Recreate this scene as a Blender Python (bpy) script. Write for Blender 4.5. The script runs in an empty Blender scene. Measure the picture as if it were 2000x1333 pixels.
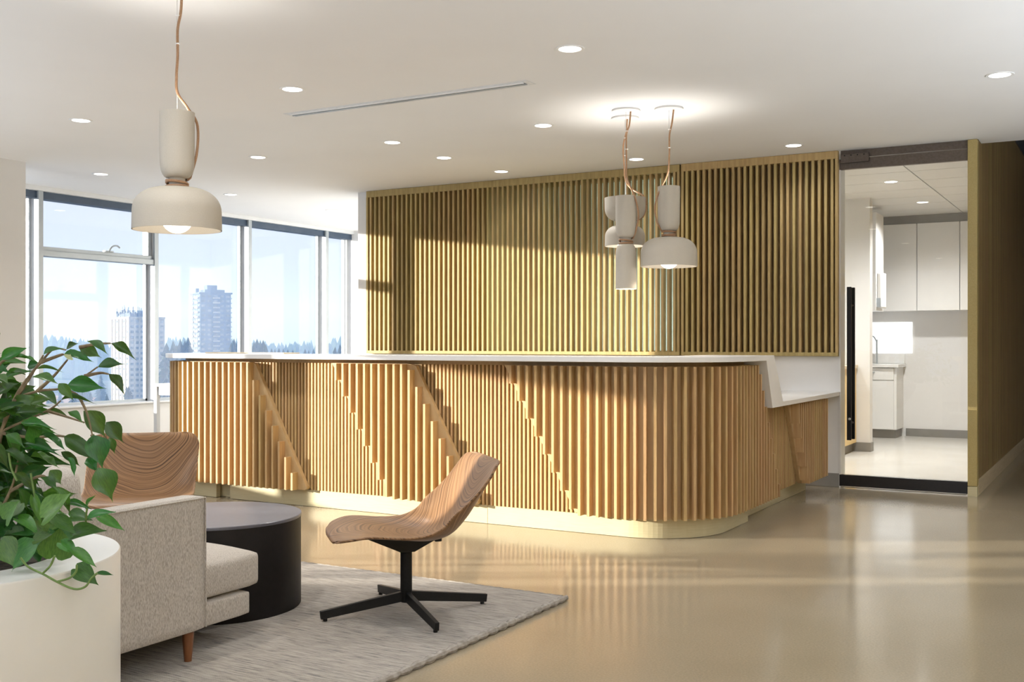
import bpy, bmesh, math, random
from mathutils import Vector, Matrix, noise
random.seed(7)
PI = math.pi
C = bpy.context.scene.collection
SC = bpy.context.scene

# ------------------------------------------------------------------ camera
CAMH = 1.16
YAW = math.radians(29.74)
FPX = 2109.0
cam_d = bpy.data.cameras.new('camera'); cam = bpy.data.objects.new('camera', cam_d); C.objects.link(cam)
cam.location = (0, 0, CAMH); cam.rotation_euler = (PI/2, 0, YAW)
cam_d.sensor_width = 36.0; cam_d.lens = FPX/2000*36.0; cam_d.shift_y = 3.5/2000
cam_d.clip_end = 20000; cam_d.clip_start = 0.05
SC.camera = cam

# ------------------------------------------------------------------ world, sun, exposure
SC.view_settings.view_transform = 'Standard'; SC.view_settings.look = 'None'
SC.view_settings.gamma = 1.0; SC.view_settings.use_curve_mapping = False
SC.view_settings.exposure = 0.42
UPW = 160
W = bpy.data.worlds.new('sky'); SC.world = W; W.use_nodes = True
wn = W.node_tree.nodes; wl = W.node_tree.links; wn.clear()
wo = wn.new('ShaderNodeOutputWorld'); wb = wn.new('ShaderNodeBackground')
tc = wn.new('ShaderNodeTexCoord'); sx = wn.new('ShaderNodeSeparateXYZ'); rp = wn.new('ShaderNodeValToRGB')
wl.new(tc.outputs['Generated'], sx.inputs[0]); wl.new(sx.outputs['Z'], rp.inputs[0])
rp.color_ramp.elements[0].position = 0.0; rp.color_ramp.elements[0].color = (0.55, 0.70, 0.95, 1)
rp.color_ramp.elements[1].position = 1.0; rp.color_ramp.elements[1].color = (0.52, 0.66, 0.95, 1)
e = rp.color_ramp.elements.new(0.06); e.color = (0.68, 0.715, 0.88, 1)
e = rp.color_ramp.elements.new(0.16); e.color = (0.82, 0.85, 0.95, 1)
wl.new(rp.outputs[0], wb.inputs['Color']); wb.inputs['Strength'].default_value = 0.75
wl.new(wb.outputs[0], wo.inputs['Surface'])

sd = bpy.data.lights.new('sun', 'SUN'); sun = bpy.data.objects.new('sun', sd); C.objects.link(sun)
sd.energy = 11.5; sd.angle = math.radians(0.6); sd.color = (1.0, 0.91, 0.77)
SUNV = Vector((0.857, 0.515, -0.103)).normalized()
sun.rotation_euler = SUNV.to_track_quat('-Z', 'Y').to_euler()
sun.location = (-20, -10, 8)

cy = SC.cycles
cy.max_bounces = 10; cy.diffuse_bounces = 4; cy.glossy_bounces = 4; cy.transmission_bounces = 6
cy.transparent_max_bounces = 12; cy.volume_bounces = 3
cy.sample_clamp_indirect = 4.0; cy.use_denoising = True
cy.caustics_reflective = False; cy.caustics_refractive = False
cy.use_adaptive_sampling = True; cy.adaptive_threshold = 0.02

# ------------------------------------------------------------------ materials
def mat(name, col=(0.8, 0.8, 0.8), rough=0.5, metal=0.0, spec=0.5, build=None, coat=0.0, emit=None, es=0.0):
    m = bpy.data.materials.new(name); m.use_nodes = True
    nt = m.node_tree; b = nt.nodes['Principled BSDF']
    b.inputs['Base Color'].default_value = (*col, 1); b.inputs['Roughness'].default_value = rough
    b.inputs['Metallic'].default_value = metal; b.inputs['Specular IOR Level'].default_value = spec
    if coat: b.inputs['Coat Weight'].default_value = coat; b.inputs['Coat Roughness'].default_value = 0.08
    if emit: b.inputs['Emission Color'].default_value = (*emit, 1); b.inputs['Emission Strength'].default_value = es
    if build: build(nt, b)
    return m

def noise_col(c1, c2, scale, stretch=(1, 1, 1), lo=0.35, hi=0.65, detail=4, bump=0.0, coord='Object', rnd=0.0, bdist=0.002):
    """colour mixed by stretched noise; rnd adds a brightness change per object"""
    def f(nt, b):
        n = nt.nodes; l = nt.links
        t = n.new('ShaderNodeTexCoord'); mp = n.new('ShaderNodeMapping'); mp.inputs['Scale'].default_value = stretch
        l.new(t.outputs[coord], mp.inputs['Vector'])
        oi = n.new('ShaderNodeObjectInfo')
        if rnd:
            ad = n.new('ShaderNodeVectorMath'); ad.operation = 'ADD'
            sc = n.new('ShaderNodeMath'); sc.operation = 'MULTIPLY'; sc.inputs[1].default_value = 37.0
            l.new(oi.outputs['Random'], sc.inputs[0])
            l.new(mp.outputs[0], ad.inputs[0]); l.new(sc.outputs[0], ad.inputs[1]); src = ad.outputs[0]
        else: src = mp.outputs[0]
        nz = n.new('ShaderNodeTexNoise'); nz.inputs['Scale'].default_value = scale; nz.inputs['Detail'].default_value = detail
        l.new(src, nz.inputs['Vector'])
        r = n.new('ShaderNodeValToRGB'); r.color_ramp.elements[0].position = lo; r.color_ramp.elements[1].position = hi
        r.color_ramp.elements[0].color = (*c1, 1); r.color_ramp.elements[1].color = (*c2, 1)
        l.new(nz.outputs['Fac'], r.inputs[0]); out = r.outputs[0]
        if rnd:
            hs = n.new('ShaderNodeHueSaturation'); mr = n.new('ShaderNodeMapRange')
            mr.inputs['To Min'].default_value = 1-rnd; mr.inputs['To Max'].default_value = 1+rnd
            m2 = n.new('ShaderNodeMapRange'); m2.inputs['To Min'].default_value = 0.5-rnd*0.09; m2.inputs['To Max'].default_value = 0.5+rnd*0.09
            fr = n.new('ShaderNodeMath'); fr.operation = 'FRACT'; f2 = n.new('ShaderNodeMath'); f2.operation = 'MULTIPLY'; f2.inputs[1].default_value = 7.31
            l.new(oi.outputs['Random'], f2.inputs[0]); l.new(f2.outputs[0], fr.inputs[0]); l.new(fr.outputs[0], m2.inputs[0])
            l.new(oi.outputs['Random'], mr.inputs[0]); l.new(mr.outputs[0], hs.inputs['Value']); l.new(m2.outputs[0], hs.inputs['Hue'])
            l.new(out, hs.inputs['Color']); out = hs.outputs[0]
        l.new(out, b.inputs['Base Color'])
        if bump:
            bp = n.new('ShaderNodeBump'); bp.inputs['Strength'].default_value = bump; bp.inputs['Distance'].default_value = bdist
            l.new(nz.outputs['Fac'], bp.inputs['Height']); l.new(bp.outputs[0], b.inputs['Normal'])
    return f

def thin_glass(name, tint=(0.97, 0.985, 1.0), ior=1.45, rough=0.0):
    m = bpy.data.materials.new(name); m.use_nodes = True; nt = m.node_tree; n = nt.nodes; l = nt.links; n.clear()
    o = n.new('ShaderNodeOutputMaterial'); mx = n.new('ShaderNodeMixShader'); tr = n.new('ShaderNodeBsdfTransparent'); g = n.new('ShaderNodeBsdfGlossy')
    lw = n.new('ShaderNodeLayerWeight'); lw.inputs['Blend'].default_value = 0.5
    pw = n.new('ShaderNodeMath'); pw.operation = 'POWER'; pw.inputs[1].default_value = 5; l.new(lw.outputs['Facing'], pw.inputs[0])
    fr = n.new('ShaderNodeMath'); fr.operation = 'MULTIPLY_ADD'; fr.inputs[1].default_value = 0.9; fr.inputs[2].default_value = 0.035; l.new(pw.outputs[0], fr.inputs[0])
    tr.inputs['Color'].default_value = (*tint, 1); g.inputs['Roughness'].default_value = rough
    l.new(fr.outputs[0], mx.inputs[0]); l.new(tr.outputs[0], mx.inputs[1]); l.new(g.outputs[0], mx.inputs[2]); l.new(mx.outputs[0], o.inputs['Surface'])
    return m

def emitter(name, col, s):
    m = bpy.data.materials.new(name); m.use_nodes = True; n = m.node_tree.nodes; n.clear()
    o = n.new('ShaderNodeOutputMaterial'); em = n.new('ShaderNodeEmission'); em.inputs['Color'].default_value = (*col, 1); em.inputs['Strength'].default_value = s
    m.node_tree.links.new(em.outputs[0], o.inputs['Surface']); return m

M = {}
M['paint'] = mat('white_paint', (0.80, 0.80, 0.80), 0.6, spec=0.25, build=noise_col((0.79, 0.79, 0.79), (0.81, 0.81, 0.81), 3))
M['ceil'] = mat('ceiling_paint', (0.88, 0.88, 0.88), 0.8, spec=0.1, build=noise_col((0.87, 0.87, 0.87), (0.885, 0.885, 0.885), 1.5))
M['white'] = mat('white_solid_surface', (0.82, 0.82, 0.82), 0.22, spec=0.5, build=noise_col((0.81, 0.81, 0.81), (0.83, 0.83, 0.83), 5))
M['lam'] = mat('white_laminate', (0.82, 0.82, 0.81), 0.35, build=noise_col((0.81, 0.81, 0.80), (0.83, 0.83, 0.82), 4))
def floor_build(nt, b):
    noise_col((0.305, 0.250, 0.170), (0.365, 0.305, 0.215), 0.9, detail=8, lo=0.3, hi=0.7)(nt, b)
    n = nt.nodes; l = nt.links
    t = n.new('ShaderNodeTexCoord'); z1 = n.new('ShaderNodeTexNoise'); z1.inputs['Scale'].default_value = 120; z1.inputs['Detail'].default_value = 3
    l.new(t.outputs['Object'], z1.inputs['Vector'])
    mr = n.new('ShaderNodeMapRange'); mr.inputs['From Min'].default_value = 0.3; mr.inputs['From Max'].default_value = 0.7
    mr.inputs['To Min'].default_value = 0.90; mr.inputs['To Max'].default_value = 1.07; l.new(z1.outputs['Fac'], mr.inputs[0])
    mx = n.new('ShaderNodeMix'); mx.data_type = 'RGBA'; mx.blend_type = 'MULTIPLY'; mx.inputs[0].default_value = 1
    src = b.inputs['Base Color'].links[0].from_socket
    l.new(src, mx.inputs[6]); l.new(mr.outputs[0], mx.inputs[7]); l.new(mx.outputs[2], b.inputs['Base Color'])
    z2 = n.new('ShaderNodeTexNoise'); z2.inputs['Scale'].default_value = 1.3; z2.inputs['Detail'].default_value = 5; l.new(t.outputs['Object'], z2.inputs['Vector'])
    m2 = n.new('ShaderNodeMapRange'); m2.inputs['To Min'].default_value = 0.09; m2.inputs['To Max'].default_value = 0.19; l.new(z2.outputs['Fac'], m2.inputs[0])
    l.new(m2.outputs[0], b.inputs['Roughness'])
M['floor'] = mat('polished_concrete', (0.5, 0.42, 0.3), 0.2, spec=0.5, build=floor_build)
M['kfloor'] = mat('pale_polished_floor', (0.6, 0.58, 0.53), 0.2, build=noise_col((0.58, 0.56, 0.52), (0.64, 0.62, 0.58), 1.2))
M['rubber'] = mat('grey_rubber_base', (0.23, 0.22, 0.205), 0.45, build=noise_col((0.22, 0.21, 0.195), (0.25, 0.24, 0.22), 6))
M['fin'] = mat('oak_fin', rough=0.5, spec=0.3, build=noise_col((0.44, 0.275, 0.12), (0.55, 0.375, 0.185), 9, (6, 6, 0.5), 0.25, 0.75, bump=0.15, rnd=0.09))
M['board'] = mat('oak_board', rough=0.5, spec=0.3, build=noise_col((0.49, 0.335, 0.165), (0.58, 0.41, 0.22), 8, (5, 5, 0.5), 0.25, 0.75))
M['plinth'] = mat('ash_plinth', rough=0.4, spec=0.35, build=noise_col((0.52, 0.46, 0.28), (0.61, 0.54, 0.35), 14, (0.6, 0.6, 9), 0.2, 0.8))
M['slat'] = mat('ash_slat', rough=0.5, spec=0.3, build=noise_col((0.36, 0.258, 0.105), (0.50, 0.375, 0.17), 9, (6, 6, 0.5), 0.25, 0.75, bump=0.15, rnd=0.10))
M['backing'] = mat('brown_backing', rough=0.6, spec=0.2, build=noise_col((0.30, 0.21, 0.10), (0.38, 0.27, 0.13), 7, (5, 5, 0.4)))
M['brass'] = mat('olive_end_panel', rough=0.42, spec=0.4, build=noise_col((0.38, 0.295, 0.11), (0.43, 0.335, 0.14), 160, (1, 1, 1)))
M['rib'] = mat('dark_oak_rib', rough=0.45, spec=0.35, build=noise_col((0.21, 0.145, 0.06), (0.29, 0.20, 0.09), 9, (6, 6, 0.4), 0.25, 0.75, rnd=0.12))
M['palewood'] = mat('pale_wood', rough=0.4, build=noise_col((0.66, 0.54, 0.36), (0.74, 0.62, 0.43), 8, (0.6, 0.6, 6)))
M['yellow'] = mat('yellow_maple', rough=0.4, build=noise_col((0.72, 0.52, 0.22), (0.78, 0.58, 0.27), 8, (6, 6, 0.6)))
M['bronze'] = mat('bronze_metal', (0.13, 0.105, 0.085), 0.45, 0.6, build=noise_col((0.125, 0.10, 0.08), (0.15, 0.12, 0.10), 60))
M['black'] = mat('black_metal', (0.008, 0.008, 0.008), 0.5, 0.0, spec=0.25, build=noise_col((0.006, 0.006, 0.006), (0.009, 0.009, 0.009), 80))
M['blackrail'] = mat('black_rail', (0.008, 0.007, 0.007), 0.3, build=noise_col((0.007, 0.006, 0.006), (0.012, 0.010, 0.010), 30))
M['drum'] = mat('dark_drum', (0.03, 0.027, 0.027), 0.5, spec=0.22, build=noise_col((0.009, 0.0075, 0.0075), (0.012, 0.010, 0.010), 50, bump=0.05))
M['drumtop'] = mat('dark_drum_top', (0.05, 0.05, 0.055), 0.3, spec=0.6, build=noise_col((0.10, 0.10, 0.12), (0.11, 0.11, 0.135), 50))  # bluish sheen of reflected sky mixed into the top's base colour
M['alu'] = mat('white_window_frame', (0.72, 0.74, 0.76), 0.35, build=noise_col((0.71, 0.73, 0.75), (0.74, 0.76, 0.78), 5))
M['alugrey'] = mat('grey_window_metal', (0.42, 0.46, 0.49), 0.35, 0.3, build=noise_col((0.40, 0.44, 0.47), (0.44, 0.48, 0.51), 5))
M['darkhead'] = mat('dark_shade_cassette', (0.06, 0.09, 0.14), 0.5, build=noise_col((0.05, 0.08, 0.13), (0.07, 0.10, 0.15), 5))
M['cream'] = mat('cream_lamp_shell', (0.66, 0.61, 0.52), 0.55, spec=0.3, build=noise_col((0.52, 0.475, 0.40), (0.55, 0.505, 0.43), 300, bump=0.04))
M['cord'] = mat('tan_leather_cord', rough=0.45, build=noise_col((0.30, 0.165, 0.085), (0.40, 0.23, 0.125), 200))
M['wire'] = mat('steel_wire', (0.7, 0.7, 0.7), 0.3, 0.8, build=noise_col((0.68, 0.68, 0.68), (0.72, 0.72, 0.72), 9))
M['canopy'] = mat('white_canopy', (0.86, 0.86, 0.85), 0.4, build=noise_col((0.85, 0.85, 0.84), (0.87, 0.87, 0.86), 9))
M['planter'] = mat('white_planter', (0.80, 0.79, 0.75), 0.35, spec=0.4, build=noise_col((0.79, 0.78, 0.74), (0.81, 0.80, 0.76), 6))
M['soil'] = mat('soil', rough=0.9, build=noise_col((0.02, 0.015, 0.01), (0.07, 0.05, 0.03), 60, bump=0.8, bdist=0.01))
M['walnutleg'] = mat('walnut_leg', rough=0.3, spec=0.5, build=noise_col((0.13, 0.045, 0.016), (0.20, 0.075, 0.028), 20, (4, 4, 0.5)))
M['glass'] = thin_glass('window_glass')
M['doorglass'] = thin_glass('door_glass', (0.97, 0.975, 0.965), 1.5)
M['backglass'] = thin_glass('green_glass', (0.80, 0.90, 0.85), 1.5)
M['stem'] = mat('brown_stem', rough=0.6, build=noise_col((0.14, 0.10, 0.05), (0.24, 0.18, 0.10), 60))
M['vine'] = mat('green_vine', rough=0.5, build=noise_col((0.10, 0.17, 0.04), (0.15, 0.24, 0.06), 60))
M['lens'] = emitter('light_lens', (1.0, 0.97, 0.92), 6.0)
M['bulb'] = emitter('bulb_glow', (1.0, 0.93, 0.84), 5.0)
M['litglass'] = emitter('bright_window_light', (1.0, 1.0, 0.98), 1.6)  # self-lit material for the bright patch on the kitchen wall

def walnut_build(nt, b):
    n = nt.nodes; l = nt.links
    uv = n.new('ShaderNodeUVMap'); mp = n.new('ShaderNodeMapping'); mp.inputs['Scale'].default_value = (1.3, 1.0, 1)
    l.new(uv.outputs[0], mp.inputs['Vector'])
    big = n.new('ShaderNodeTexNoise'); big.inputs['Scale'].default_value = 1.4; big.inputs['Detail'].default_value = 2
    l.new(mp.outputs[0], big.inputs['Vector'])
    sx_ = n.new('ShaderNodeSeparateXYZ'); l.new(mp.outputs[0], sx_.inputs[0])
    # cathedral bend: bands run across the shell and sag in the middle
    sq = n.new('ShaderNodeMath'); sq.operation = 'POWER'; ab = n.new('ShaderNodeMath'); ab.operation = 'ABSOLUTE'
    l.new(sx_.outputs[0], ab.inputs[0]); l.new(ab.outputs[0], sq.inputs[0]); sq.inputs[1].default_value = 2
    m1 = n.new('ShaderNodeMath'); m1.operation = 'MULTIPLY_ADD'; m1.inputs[1].default_value = -0.9; l.new(sq.outputs[0], m1.inputs[0]); l.new(sx_.outputs[1], m1.inputs[2])
    m2 = n.new('ShaderNodeMath'); m2.operation = 'MULTIPLY_ADD'; m2.inputs[1].default_value = 0.16; l.new(big.outputs['Fac'], m2.inputs[0]); l.new(m1.outputs[0], m2.inputs[2])
    cb = n.new('ShaderNodeCombineXYZ'); l.new(m2.outputs[0], cb.inputs[1])
    ms = n.new('ShaderNodeMath'); ms.operation = 'MULTIPLY'; ms.inputs[1].default_value = 0.35; l.new(sx_.outputs[0], ms.inputs[0]); l.new(ms.outputs[0], cb.inputs[0])
    st = n.new('ShaderNodeTexNoise'); st.inputs['Scale'].default_value = 1.0; st.inputs['Detail'].default_value = 5; st.inputs['Roughness'].default_value = 0.65
    mp2 = n.new('ShaderNodeMapping'); mp2.inputs['Scale'].default_value = (1.0, 62, 1); l.new(cb.outputs[0], mp2.inputs['Vector']); l.new(mp2.outputs[0], st.inputs['Vector'])
    r = n.new('ShaderNodeValToRGB'); el = r.color_ramp.elements
    el[0].position = 0.38; el[0].color = (0.060, 0.030, 0.014, 1); el[1].position = 0.60; el[1].color = (0.30, 0.170, 0.085, 1)
    x = el.new(0.46); x.color = (0.185, 0.098, 0.046, 1)
    l.new(st.outputs['Fac'], r.inputs[0]); l.new(r.outputs[0], b.inputs['Base Color'])
M['walnut'] = mat('walnut_veneer', rough=0.38, spec=0.3, build=walnut_build)

def fabric_build(c1, c2, c3, sc=260, st=(1, 1, 0.35)):
    def f(nt, b):
        n = nt.nodes; l = nt.links
        t = n.new('ShaderNodeTexCoord'); mp = n.new('ShaderNodeMapping'); mp.inputs['Scale'].default_value = st; l.new(t.outputs['Object'], mp.inputs['Vector'])
        a = n.new('ShaderNodeTexNoise'); a.inputs['Scale'].default_value = sc; a.inputs['Detail'].default_value = 2; l.new(mp.outputs[0], a.inputs['Vector'])
        r = n.new('ShaderNodeValToRGB'); el = r.color_ramp.elements; el[0].position = 0.34; el[0].color = (*c1, 1); el[1].position = 0.66; el[1].color = (*c3, 1)
        x = el.new(0.5); x.color = (*c2, 1)
        l.new(a.outputs['Fac'], r.inputs[0]); l.new(r.outputs[0], b.inputs['Base Color'])
        w = n.new('ShaderNodeTexVoronoi'); w.inputs['Scale'].default_value = 420; l.new(t.outputs['Object'], w.inputs['Vector'])
        bp = n.new('ShaderNodeBump'); bp.inputs['Strength'].default_value = 0.35; bp.inputs['Distance'].default_value = 0.0012
        l.new(w.outputs['Distance'], bp.inputs['Height']); l.new(bp.outputs[0], b.inputs['Normal'])
        b.inputs['Sheen Weight'].default_value = 0.15
    return f
M['fabric'] = mat('oatmeal_tweed', rough=0.9, spec=0.1, build=fabric_build((0.34, 0.30, 0.26), (0.46, 0.42, 0.375), (0.57, 0.53, 0.48), 420, (1, 1, 0.25)))

def rug_build(nt, b):
    n = nt.nodes; l = nt.links
    t = n.new('ShaderNodeTexCoord'); mp = n.new('ShaderNodeMapping'); mp.inputs['Scale'].default_value = (1, 13, 1); l.new(t.outputs['Object'], mp.inputs['Vector'])
    a = n.new('ShaderNodeTexNoise'); a.inputs['Scale'].default_value = 8.5; a.inputs['Detail'].default_value = 4; a.inputs['Roughness'].default_value = 0.75; l.new(mp.outputs[0], a.inputs['Vector'])
    r = n.new('ShaderNodeValToRGB'); el = r.color_ramp.elements; el[0].position = 0.32; el[0].color = (0.10, 0.11, 0.12, 1); el[1].position = 0.60; el[1].color = (0.45, 0.41, 0.365, 1)
    x = el.new(0.42); x.color = (0.31, 0.28, 0.25, 1)
    l.new(a.outputs['Fac'], r.inputs[0]); l.new(r.outputs[0], b.inputs['Base Color'])
    w = n.new('ShaderNodeTexWave'); w.bands_direction = 'Y'; w.inputs['Scale'].default_value = 40; w.inputs['Distortion'].default_value = 1.2; w.inputs['Detail Scale'].default_value = 20
    l.new(t.outputs['Object'], w.inputs['Vector'])
    bp = n.new('ShaderNodeBump'); bp.inputs['Strength'].default_value = 0.6; bp.inputs['Distance'].default_value = 0.003
    l.new(w.outputs['Fac'], bp.inputs['Height']); l.new(bp.outputs[0], b.inputs['Normal'])
M['rug'] = mat('woven_wool', rough=0.95, spec=0.05, build=rug_build)
M['braid'] = mat('wool_braid', rough=0.9, spec=0.05, build=noise_col((0.26, 0.235, 0.205), (0.38, 0.345, 0.31), 40))

def leaf_mat(name, c1, c2, trans=0.35, rough=0.32):
    m = bpy.data.materials.new(name); m.use_nodes = True; nt = m.node_tree; b = nt.nodes['Principled BSDF']; n = nt.nodes; l = nt.links
    b.inputs['Roughness'].default_value = rough; b.inputs['Specular IOR Level'].default_value = 0.5
    noise_col(c1, c2, 9, (0.6, 3, 1), 0.3, 0.7, rnd=0.35)(nt, b)
    src = b.inputs['Base Color'].links[0].from_socket
    tl = n.new('ShaderNodeBsdfTranslucent'); br = n.new('ShaderNodeMix'); br.data_type = 'RGBA'; br.blend_type = 'MULTIPLY'; br.inputs[0].default_value = 1
    br.inputs[7].default_value = (1.9, 2.3, 0.7, 1); l.new(src, br.inputs[6]); l.new(br.outputs[2], tl.inputs['Color'])
    mx = n.new('ShaderNodeMixShader'); mx.inputs[0].default_value = trans
    o = n['Material Output']; l.new(b.outputs[0], mx.inputs[1]); l.new(tl.outputs[0], mx.inputs[2]); l.new(mx.outputs[0], o.inputs['Surface'])
    return m
M['ficus'] = leaf_mat('ficus_leaf', (0.022, 0.075, 0.012), (0.045, 0.135, 0.022), 0.22)
M['pothos'] = leaf_mat('pothos_leaf', (0.035, 0.11, 0.022), (0.075, 0.19, 0.04), 0.2)
M['dry'] = leaf_mat('pale_leaf_back', (0.42, 0.44, 0.34), (0.55, 0.56, 0.46), 0.3, 0.6)

# ------------------------------------------------------------------ helpers
class MB:
    def __init__(s): s.v = []; s.f = []; s.uv = None
    def box(s, x0, x1, y0, y1, z0, z1):
        b = len(s.v)
        s.v += [(x0, y0, z0), (x1, y0, z0), (x1, y1, z0), (x0, y1, z0), (x0, y0, z1), (x1, y0, z1), (x1, y1, z1), (x0, y1, z1)]
        s.f += [tuple(b+i for i in q) for q in ((0, 3, 2, 1), (4, 5, 6, 7), (0, 1, 5, 4), (1, 2, 6, 5), (2, 3, 7, 6), (3, 0, 4, 7))]
        return s
    def bar(s, p0, p1, w, h, up=(0, 0, 1), w1=None, h1=None):
        p0 = Vector(p0); p1 = Vector(p1); d = (p1-p0).normalized(); u = Vector(up); sd_ = d.cross(u).normalized(); u = sd_.cross(d).normalized()
        w1 = w if w1 is None else w1; h1 = h if h1 is None else h1; b = len(s.v)
        for p, ww, hh in ((p0, w, h), (p1, w1, h1)):
            for a, c in ((-1, -1), (1, -1), (1, 1), (-1, 1)): s.v.append(tuple(p+sd_*a*ww/2+u*c*hh/2))
        s.f += [(b, b+1, b+2, b+3), (b+7, b+6, b+5, b+4)]
        for i in range(4): j = (i+1) % 4; s.f.append((b+j, b+i, b+4+i, b+4+j))
        return s
    def prism(s, pts, z0, z1, mapf=None):
        """pts: polygon in 2-D; mapf maps (a, b, t) to xyz"""
        mapf = mapf or (lambda a, b, t: (a, b, t)); b = len(s.v); n = len(pts)
        s.v += [mapf(p[0], p[1], z0) for p in pts]+[mapf(p[0], p[1], z1) for p in pts]
        s.f += [tuple(range(b+n-1, b-1, -1)), tuple(range(b+n, b+2*n))]
        for i in range(n): j = (i+1) % n; s.f.append((b+i, b+j, b+n+j, b+n+i))
        return s
    def lathe(s, prof, n=40, c=(0, 0, 0)):
        b = len(s.v); m = len(prof)
        for i in range(n):
            a = 2*PI*i/n
            for r, z in prof: s.v.append((c[0]+r*math.cos(a), c[1]+r*math.sin(a), c[2]+z))
        for i in range(n):
            j = (i+1) % n
            for k in range(m-1): s.f.append((b+i*m+k, b+j*m+k, b+j*m+k+1, b+i*m+k+1))
        return s
    def cyl(s, c, r, z0, z1, n=24, r1=None):
        r1 = r if r1 is None else r1
        return s.lathe([(1e-5, z0), (r, z0), (r1, z1), (1e-5, z1)], n, (c[0], c[1], 0))
    def tube(s, pts, r, n=8, cap=True):
        pts = [Vector(p) for p in pts]; b = len(s.v); m = len(pts); pr = None
        for i, p in enumerate(pts):
            d = (pts[min(i+1, m-1)]-pts[max(i-1, 0)]); d = d.normalized() if d.length > 1e-9 else Vector((0, 0, 1))
            if pr is None: pr = d.orthogonal().normalized()
            pr = (pr-d*pr.dot(d)); pr = pr.normalized() if pr.length > 1e-6 else d.orthogonal().normalized()
            q = d.cross(pr); rr = r[i] if isinstance(r, (list, tuple)) else r
            for k in range(n): a = 2*PI*k/n; s.v.append(tuple(p+pr*math.cos(a)*rr+q*math.sin(a)*rr))
        for i in range(m-1):
            for k in range(n): j = (k+1) % n; s.f.append((b+i*n+k, b+i*n+j, b+(i+1)*n+j, b+(i+1)*n+k))
        if cap: s.f += [tuple(range(b+n-1, b-1, -1)), tuple(range(b+(m-1)*n, b+m*n))]
        return s
    def grid(s, fn, nu, nv, closev=False, uv=None):
        b = len(s.v)
        for i in range(nu+1):
            for j in range(nv+1): s.v.append(tuple(fn(i/nu, j/nv)))
        for i in range(nu):
            for j in range(nv): s.f.append((b+i*(nv+1)+j, b+i*(nv+1)+j+1, b+(i+1)*(nv+1)+j+1, b+(i+1)*(nv+1)+j))
        return s
    def mesh(s, name, m, smooth=False, off=(0, 0, 0)):
        me = bpy.data.meshes.new(name)
        me.from_pydata([(v[0]-off[0], v[1]-off[1], v[2]-off[2]) for v in s.v], [], s.f)
        me.materials.append(m)
        bm = bmesh.new(); bm.from_mesh(me); bmesh.ops.recalc_face_normals(bm, faces=bm.faces); bm.to_mesh(me); bm.free()
        if smooth:
            me.shade_smooth(); 
            try: me.set_sharp_from_angle(angle=math.radians(38))
            except Exception: pass
        me.update(); return me
    def build(s, name, m, parent=None, smooth=False, local=False, bevel=0.0):
        """link as one mesh; world coordinates are turned into the parent's unless local"""
        off = (0, 0, 0)
        if parent is not None and not local:
            p = parent; o_ = Vector((0, 0, 0))
            while p is not None: o_ += p.location; p = p.parent
            off = tuple(o_)
        if parent is None:
            xs = [v[0] for v in s.v]; ys = [v[1] for v in s.v]; zs = [v[2] for v in s.v]
            off = ((min(xs)+max(xs))/2, (min(ys)+max(ys))/2, min(zs)) if not local else (0, 0, 0)
        o = bpy.data.objects.new(name, s.mesh(name, m, smooth, off)); C.objects.link(o)
        if parent is not None: o.parent = parent
        elif not local: o.location = off
        if bevel:
            bv = o.modifiers.new('bevel', 'BEVEL'); bv.width = bevel; bv.segments = 2; bv.limit_method = 'ANGLE'; bv.angle_limit = math.radians(50)
        return o

def tag(o, label=None, cat=None, group=None, kind=None):
    if label: o['label'] = label
    if cat: o['category'] = cat
    if group: o['group'] = group
    if kind: o['kind'] = kind
    return o
def thing(name, label, cat, loc=(0, 0, 0), rz=0.0, group=None):
    o = bpy.data.objects.new(name, None); C.objects.link(o); o.location = loc; o.rotation_euler = (0, 0, rz); o.empty_display_size = 0.1
    return tag(o, label, cat, group)
def struct(name, mb, m, parent=None, smooth=False, bevel=0, label=None):
    o = mb.build(name, m, parent, smooth, bevel=bevel)
    if parent is None: o['kind'] = 'structure'
    if label: o['label'] = label
    return o
def inst(name, me, parent, loc, rot=None, scale=None):
    o = bpy.data.objects.new(name, me); C.objects.link(o); o.parent = parent; o.location = loc
    if rot is not None: o.rotation_euler = rot
    if scale is not None: o.scale = scale
    return o
def copy_tree(o, parent=None):
    c = o.copy(); C.objects.link(c); c.parent = parent
    for ch in list(o.children): copy_tree(ch, c)
    return c
def crom(pts, n=8):
    """smooth polyline through points"""
    P = [Vector(p) for p in pts]; P = [P[0]*2-P[1]]+P+[P[-1]*2-P[-2]]; out = []
    for i in range(1, len(P)-2):
        for k in range(n):
            t = k/n; a, b, c, d = P[i-1], P[i], P[i+1], P[i+2]
            out.append(0.5*((2*b)+(c-a)*t+(2*a-5*b+4*c-d)*t*t+(3*b-a-3*c+d)*t**3))
    out.append(P[-2]); return out
FW = Vector((-math.sin(YAW), math.cos(YAW), 0)); RT = Vector((math.cos(YAW), math.sin(YAW), 0))
def at(px, py, d):
    return FW*d+RT*((px-1000)/FPX*d)+Vector((0, 0, CAMH-(py-670)/FPX*d))
def spot(name, loc, energy, parent, size=2.2, blend=0.8, col=(1, 0.98, 0.95), up=False, rad=0.05, rot=None):
    d = bpy.data.lights.new(name, 'SPOT'); d.energy = energy; d.spot_size = size; d.spot_blend = blend; d.color = col; d.shadow_soft_size = rad
    o = bpy.data.objects.new(name, d); C.objects.link(o); o.location = loc
    if parent is not None: o.parent = parent
    if up: o.rotation_euler = (PI, 0, 0)
    if rot: o.rotation_euler = rot
    return o

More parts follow.
